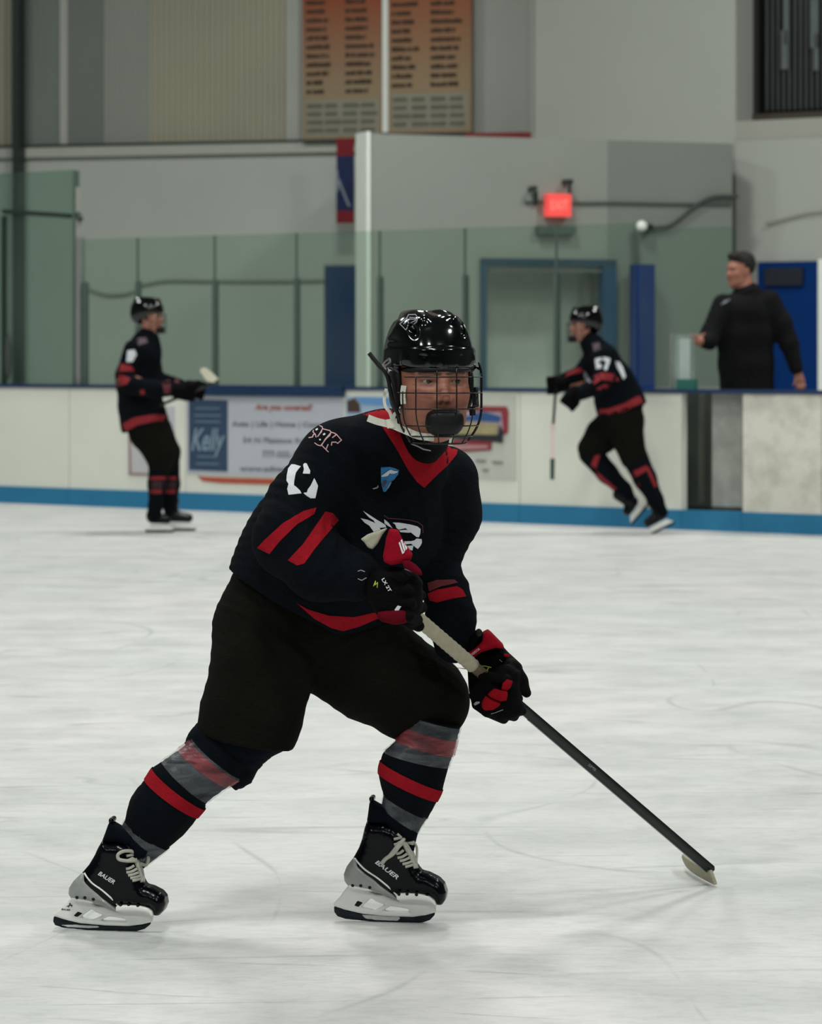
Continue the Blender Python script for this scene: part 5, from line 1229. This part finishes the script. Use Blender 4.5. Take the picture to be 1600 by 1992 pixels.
far_skate(pa, (284, 1019.5), (338, 1019.5), YA - .06); far_skate(pa, (318, 1016.5), (380, 1016.5), YA + .10)
far_glove(pa, (362, 762), (1, .1), YA - .36, 18); far_glove(pa, (382, 758), (1, .25), YA - .15, 17)
sa = empty('hockey_stick', W(405, 748, YA - .6), 'hockey stick with pale taped blade raised by the standing skater', 'hockey stick')
MB().tube([W(312, 788, YA - .25), W(398, 752, YA - .42), W(424, 741, YA - .5)], .013, n=6).build('shaft', M['shaft'], sa)
P_ = [(389, 722), (392, 716), (400, 715), (412, 724), (425, 737), (424, 743), (412, 744), (402, 740)]
MB().prism([W(x, y, YA - .5) for x, y in P_], (0, .012, 0)).build('blade', mat('pale_blade', 'd9d4be', .7), sa)

# --- striding skater, right
YB = 22.3
pb = empty('person', W(1275, 1036, YB), 'ice hockey skater leaning and striding left in front of the open doorway', 'person')
oB = W(1136, 634, YB); RB = frame(-72); h_, _ = head_field(.009, oB, RB, 1.0)
b_ = Field(.02)
X(b_, [(1140, 655, YB, 14, 14), (1158, 680, YB, 20, 26), (1190, 740, YB, 26, 32), (1212, 810, YB, 28, 32)])
X(b_, [(1178, 700, YB - .18, 14, 14), (1172, 745, YB - .26, 12, 12), (1120, 772, YB - .3, 9, 9)])
X(b_, [(1150, 705, YB + .12, 14, 14), (1128, 740, YB + .05, 12, 12), (1085, 748, YB - .1, 9, 9)])
X(b_, [(1212, 815, YB + .1, 20, 20), (1150, 872, YB + .1, 16, 16), (1190, 930, YB + .1, 12, 12), (1222, 965, YB + .1, 9, 9)])
X(b_, [(1222, 820, YB - .08, 20, 20), (1234, 885, YB - .08, 16, 16), (1262, 945, YB - .06, 13, 13), (1282, 995, YB - .05, 9, 9)])
person_body('body', pb, b_, h_, oB, RB, 1.0, skin='a5705c')
far_helmet(pb, oB, -72)
f = Field(.014)
X(f, [(1142, 657, YB, 15, 18), (1152, 670, YB, 20, 30), (1172, 700, YB, 31, 46), (1194, 745, YB, 40, 46), (1207, 780, YB, 46, 48)], .05); f.add(comp([f_cap(W(1205, 780, YB), W(1212, 800, YB), (.19, .19), (.20, .20))], .02, [f_half(1150, 812, 1262, 782, YB)]), .03)
X(f, [(1176, 694, YB - .16, 25, 22), (1178, 735, YB - .22, 19, 18), (1160, 752, YB - .27, 17, 16), (1128, 766, YB - .3, 14, 14)], .03)
X(f, [(1152, 700, YB + .12, 20, 20), (1132, 728, YB + .06, 17, 16), (1100, 738, YB - .05, 14, 14)], .03)
jb = f.build('jersey', M['black_cloth'], pb, disp=folds(.012, [(W(1195, 760, YB - .15), .3, (.3, .2, 1), .12, 1), (W(1170, 740, YB - .3), .2, (.7, .1, .7), .08, 1)], 4)); B = bvh_of([jb])
D('hem_stripe', [[(1158, 797), (1185, 795), (1215, 785), (1238, 772), (1256, 768), (1258, 780), (1236, 790), (1212, 802), (1185, 812), (1160, 812)]], RD, b=B, par=jb, th=.008, off=.004, maxe=12)
D('sleeve_stripe', [[(1153, 733), (1172, 724), (1196, 728), (1206, 740), (1190, 742), (1170, 738), (1156, 748)], [(1160, 757), (1178, 748), (1192, 752), (1180, 760)]], RD, b=B, par=jb, th=.008, off=.004, maxe=12)
D('sleeve_stripe', [[(1094, 724), (1110, 716), (1132, 716), (1135, 724), (1112, 728), (1096, 734)], [(1112, 742), (1122, 740), (1128, 752), (1118, 756)]], RD, b=B, par=jb, th=.008, off=.004, maxe=12)
D('sleeve_number', [[(1158, 698), (1170, 695), (1171, 701), (1164, 703), (1165, 707), (1170, 708), (1170, 716), (1160, 718), (1160, 712), (1164, 711), (1159, 709)], [(1174, 694), (1188, 697), (1187, 704), (1181, 720), (1175, 718), (1180, 703), (1174, 701)]], M['white_print'], b=B, par=jb, th=.006, off=.005, maxe=8)
D('back_number', [[(1198, 702), (1206, 704), (1212, 714), (1218, 732), (1214, 738), (1206, 722), (1201, 714)]], M['white_print'], b=B, par=jb, th=.006, off=.005, maxe=8)
D('chest_mark', [[(1138, 722), (1146, 734), (1150, 744), (1144, 742), (1137, 734)]], M['grey_print'], b=B, par=jb, th=.006, off=.005, maxe=8)
D('shoulder_mark', [[(1152, 668), (1166, 666), (1170, 678), (1156, 684)]], mat('far_mark_b', '4a3a44', .8), b=B, par=jb, th=.004, off=.003, maxe=8)
f = Field(.014)
X(f, [(1206, 792, YB, 44, 46), (1212, 820, YB, 42, 44)], .04)
X(f, [(1205, 815, YB + .09, 38, 28), (1172, 848, YB + .09, 33, 27), (1150, 874, YB + .09, 27, 25)], .03); X(f, [(1222, 815, YB - .08, 32, 26), (1222, 855, YB - .08, 30, 26), (1234, 890, YB - .07, 27, 24)], .03)
f.build('hockey_pants', M['pants_cloth'], pb)
for P_, rr_, dy, ban in (([(1150, 882), (1182, 920), (1214, 952), (1224, 968)], (24, 20, 15, 13), .1, [[(1160, 880), (1172, 874), (1160, 912), (1150, 905)], [(1160, 916), (1206, 956), (1198, 960), (1156, 922)]]),
                         ([(1236, 890), (1256, 932), (1276, 972), (1288, 996)], (26, 22, 15, 12), -.06, [[(1226, 920), (1258, 905), (1262, 914), (1232, 931)], [(1256, 908), (1262, 908), (1280, 945), (1274, 948)], [(1212, 940), (1244, 940), (1244, 956), (1214, 952)]])):
    f = Field(.012); X(f, [(*p, YB + dy, r_, r_) for p, r_ in zip(P_, rr_)], .03); so = f.build('sock', M['black_cloth'], pb); B = bvh_of([so])
    D('sock_band', ban, RD, b=B, par=so, th=.006, off=.003, maxe=10)
far_skate(pb, (1249, 975), (1219, 1010), YB + .1, up=(-1, -.4)); far_skate(pb, (1306, 1004), (1254, 1030), YB - .05, up=(-.3, -1))
far_glove(pb, (1112, 776), (-.6, .8), YB - .3, 17); far_glove(pb, (1082, 748), (-1, .1), YB - .12, 17)
sb = empty('hockey_stick', W(1076, 932, YB - .15), 'hockey stick held upright by the striding skater, with a pale band and dark tip', 'hockey stick')
MB().tube([W(1083, 738, YB - .16), W(1077, 824, YB - .16)], .012, n=6).build('shaft', M['shaft'], sb)
MB().prism([W(1071, 824, YB - .16), W(1081, 824, YB - .16), W(1080, 892, YB - .16), W(1071, 892, YB - .16)], (0, .02, 0)).build('pale_band', mat('pale_pink_band', 'e6d3d2', .5), sb)
MB().prism([W(1071, 892, YB - .16), W(1080, 892, YB - .16), W(1079, 933, YB - .16), W(1071, 933, YB - .16)], (0, .02, 0)).build('tip', mat('dark_green_tip', '24463d', .5), sb)

# --- coach behind the boards
YC = 23.5
pc = empty('person', W(1452, 928, YC), 'man in black long sleeved top standing behind the boards, looking left', 'person')
oC = W(1440, 527, YC); RC = frame(-62); sC = 1.12; h_, gC = head_field(.008, oC, RC, sC)
b_ = Field(.010)
X(b_, [(1446, 545, YC, 17, 17), (1455, 575, YC, 20, 22), (1452, 610, YC, 44, 26), (1453, 700, YC, 38, 26), (1455, 780, YC, 38, 28)], .04)
X(b_, [(1404, 597, YC - .05, 15, 15), (1380, 655, YC - .12, 12, 12), (1362, 664, YC - .30, 9, 9)]); X(b_, [(1500, 592, YC, 15, 15), (1536, 665, YC - .02, 12, 12), (1552, 724, YC - .06, 8, 8)])
for x in (1435, 1472): X(b_, [(x, 780, YC, 24, 24), (x, 860, YC, 17, 17), (x, 920, YC, 11, 11)])
s_ = YC / F
# near hand resting on the gate screen, fingers pointing left
b_.add(f_cap(W(1364, 664, YC - .30), W(1350, 660, YC - .32), (.038, .018), (.042, .016)), .012)
for i, (dy, ln) in enumerate(((-6, 14), (-1.5, 16), (3, 15), (7.5, 12))):
    b_.add(f_cap(W(1350, 660 + dy, YC - .32), W(1350 - ln * .6, 659 + dy, YC - .34), .0095, .009), .004); b_.add(f_cap(W(1350 - ln * .6, 659 + dy, YC - .34), W(1350 - ln, 663 + dy, YC - .32), .009, .008), .003)
b_.add(f_cap(W(1358, 655, YC - .32), W(1344, 650, YC - .35), .011, .009), .004)
# far hand hanging
b_.add(f_cap(W(1553, 726, YC - .06), W(1558, 742, YC - .07), (.036, .018), (.040, .017)), .012)
for i, (dx, ln) in enumerate(((-7, 15), (-2, 18), (3, 17), (7, 13))):
    b_.add(f_cap(W(1558 + dx, 744, YC - .07), W(1559 + dx * 1.1, 744 + ln * .6, YC - .09), .0095, .009), .004); b_.add(f_cap(W(1559 + dx * 1.1, 744 + ln * .6, YC - .09), W(1556 + dx * 1.1, 744 + ln, YC - .07), .009, .008), .003)
b_.add(f_cap(W(1549, 736, YC - .09), W(1545, 750, YC - .11), .011, .009), .004)
person_body('body', pc, b_, h_, oC, RC, sC, skin='a8705c', brow='2a1e1a', lip='96504a', gaze=(0, 0))
GC = lambda r, q, u: oC + (np.array([r, q, u]) * sC) @ RC
f = Field(.007); f.add(f_ell(GC(0, -.025, .052), np.array((.083, .098, .092)) * sC, RC, 2.2), 0).add(f_ell(GC(0, .045, .105), np.array((.062, .045, .035)) * sC, RC), .02)
f.sub((lambda P: np.maximum(((P - oC) @ RC.T)[..., 2] - .058, -(((P - oC) @ RC.T)[..., 1] - .012)), oC - .3, oC + .3), .01)
f.sub((lambda P: ((P - oC) @ RC.T)[..., 2] + .045 + .6 * np.clip(((P - oC) @ RC.T)[..., 1] + .05, 0, 1), oC - .3, oC + .3), .008)
f.build('hair', M['hair'], pc, disp=lambda P: .004 * np.sin(P[..., 0] * 190) * np.sin(P[..., 2] * 170 + P[..., 1] * 120))
f = Field(.012)
X(f, [(1456, 574, YC, 27, 27), (1450, 604, YC, 52, 36), (1450, 650, YC, 56, 36), (1452, 710, YC, 52, 36), (1455, 775, YC, 54, 40)], .04)
X(f, [(1410, 594, YC - .04, 24, 22), (1384, 648, YC - .11, 19, 18), (1380, 664, YC - .18, 16, 15), (1370, 665, YC - .27, 13, 12)], .03)
X(f, [(1492, 588, YC, 28, 24), (1520, 630, YC - .01, 22, 20), (1536, 668, YC - .03, 18, 17), (1550, 718, YC - .06, 13, 12)], .03)
top = f.build('long_sleeved_top', mat('coach_black', '101013', .9, var=.3, scale=12, bump=.4, bscale=150, spec=.2), pc, disp=folds(.010, [(W(1400, 650, YC - .1), .25, (.4, .2, .9), .1, 1), (W(1530, 660, YC), .3, (.3, .2, .9), .1, 1), (W(1450, 730, YC - .1), .3, (.8, .1, .5), .13, .8)], 3)); B = bvh_of([top])
D('chest_print', sum([stroke(q, 1.6) for q in ([(1404, 592), (1413, 584), (1410, 590), (1420, 582)],)], []), M['grey_print'], b=B, par=top, th=.003, off=.003, maxe=6)
D('neckline', stroke([(1428, 568), (1440, 572), (1456, 570), (1468, 562)], 3), M['black_glove'], b=B, par=top, th=.004, off=.002, maxe=8)
f = Field(.014)
for x in (1436, 1472): X(f, [(x, 775, YC, 32, 32), (x, 860, YC, 24, 24), (x, 916, YC, 20, 20)], .03)
f.build('trousers', M['navy_cloth'], pc)
for x in (1436, 1472): Field(.012).add(f_cap(W(x, 917, YC + .03), W(x - 14, 921, YC - .12), (.045, .045), (.04, .035)), 0).build('shoe', M['black_plastic'], pc)
MB().tube([W(1313, 657, YC - .36), W(1345, 660, YC - .36)], .014, n=8).build('handle', M['black_plastic'], gd)
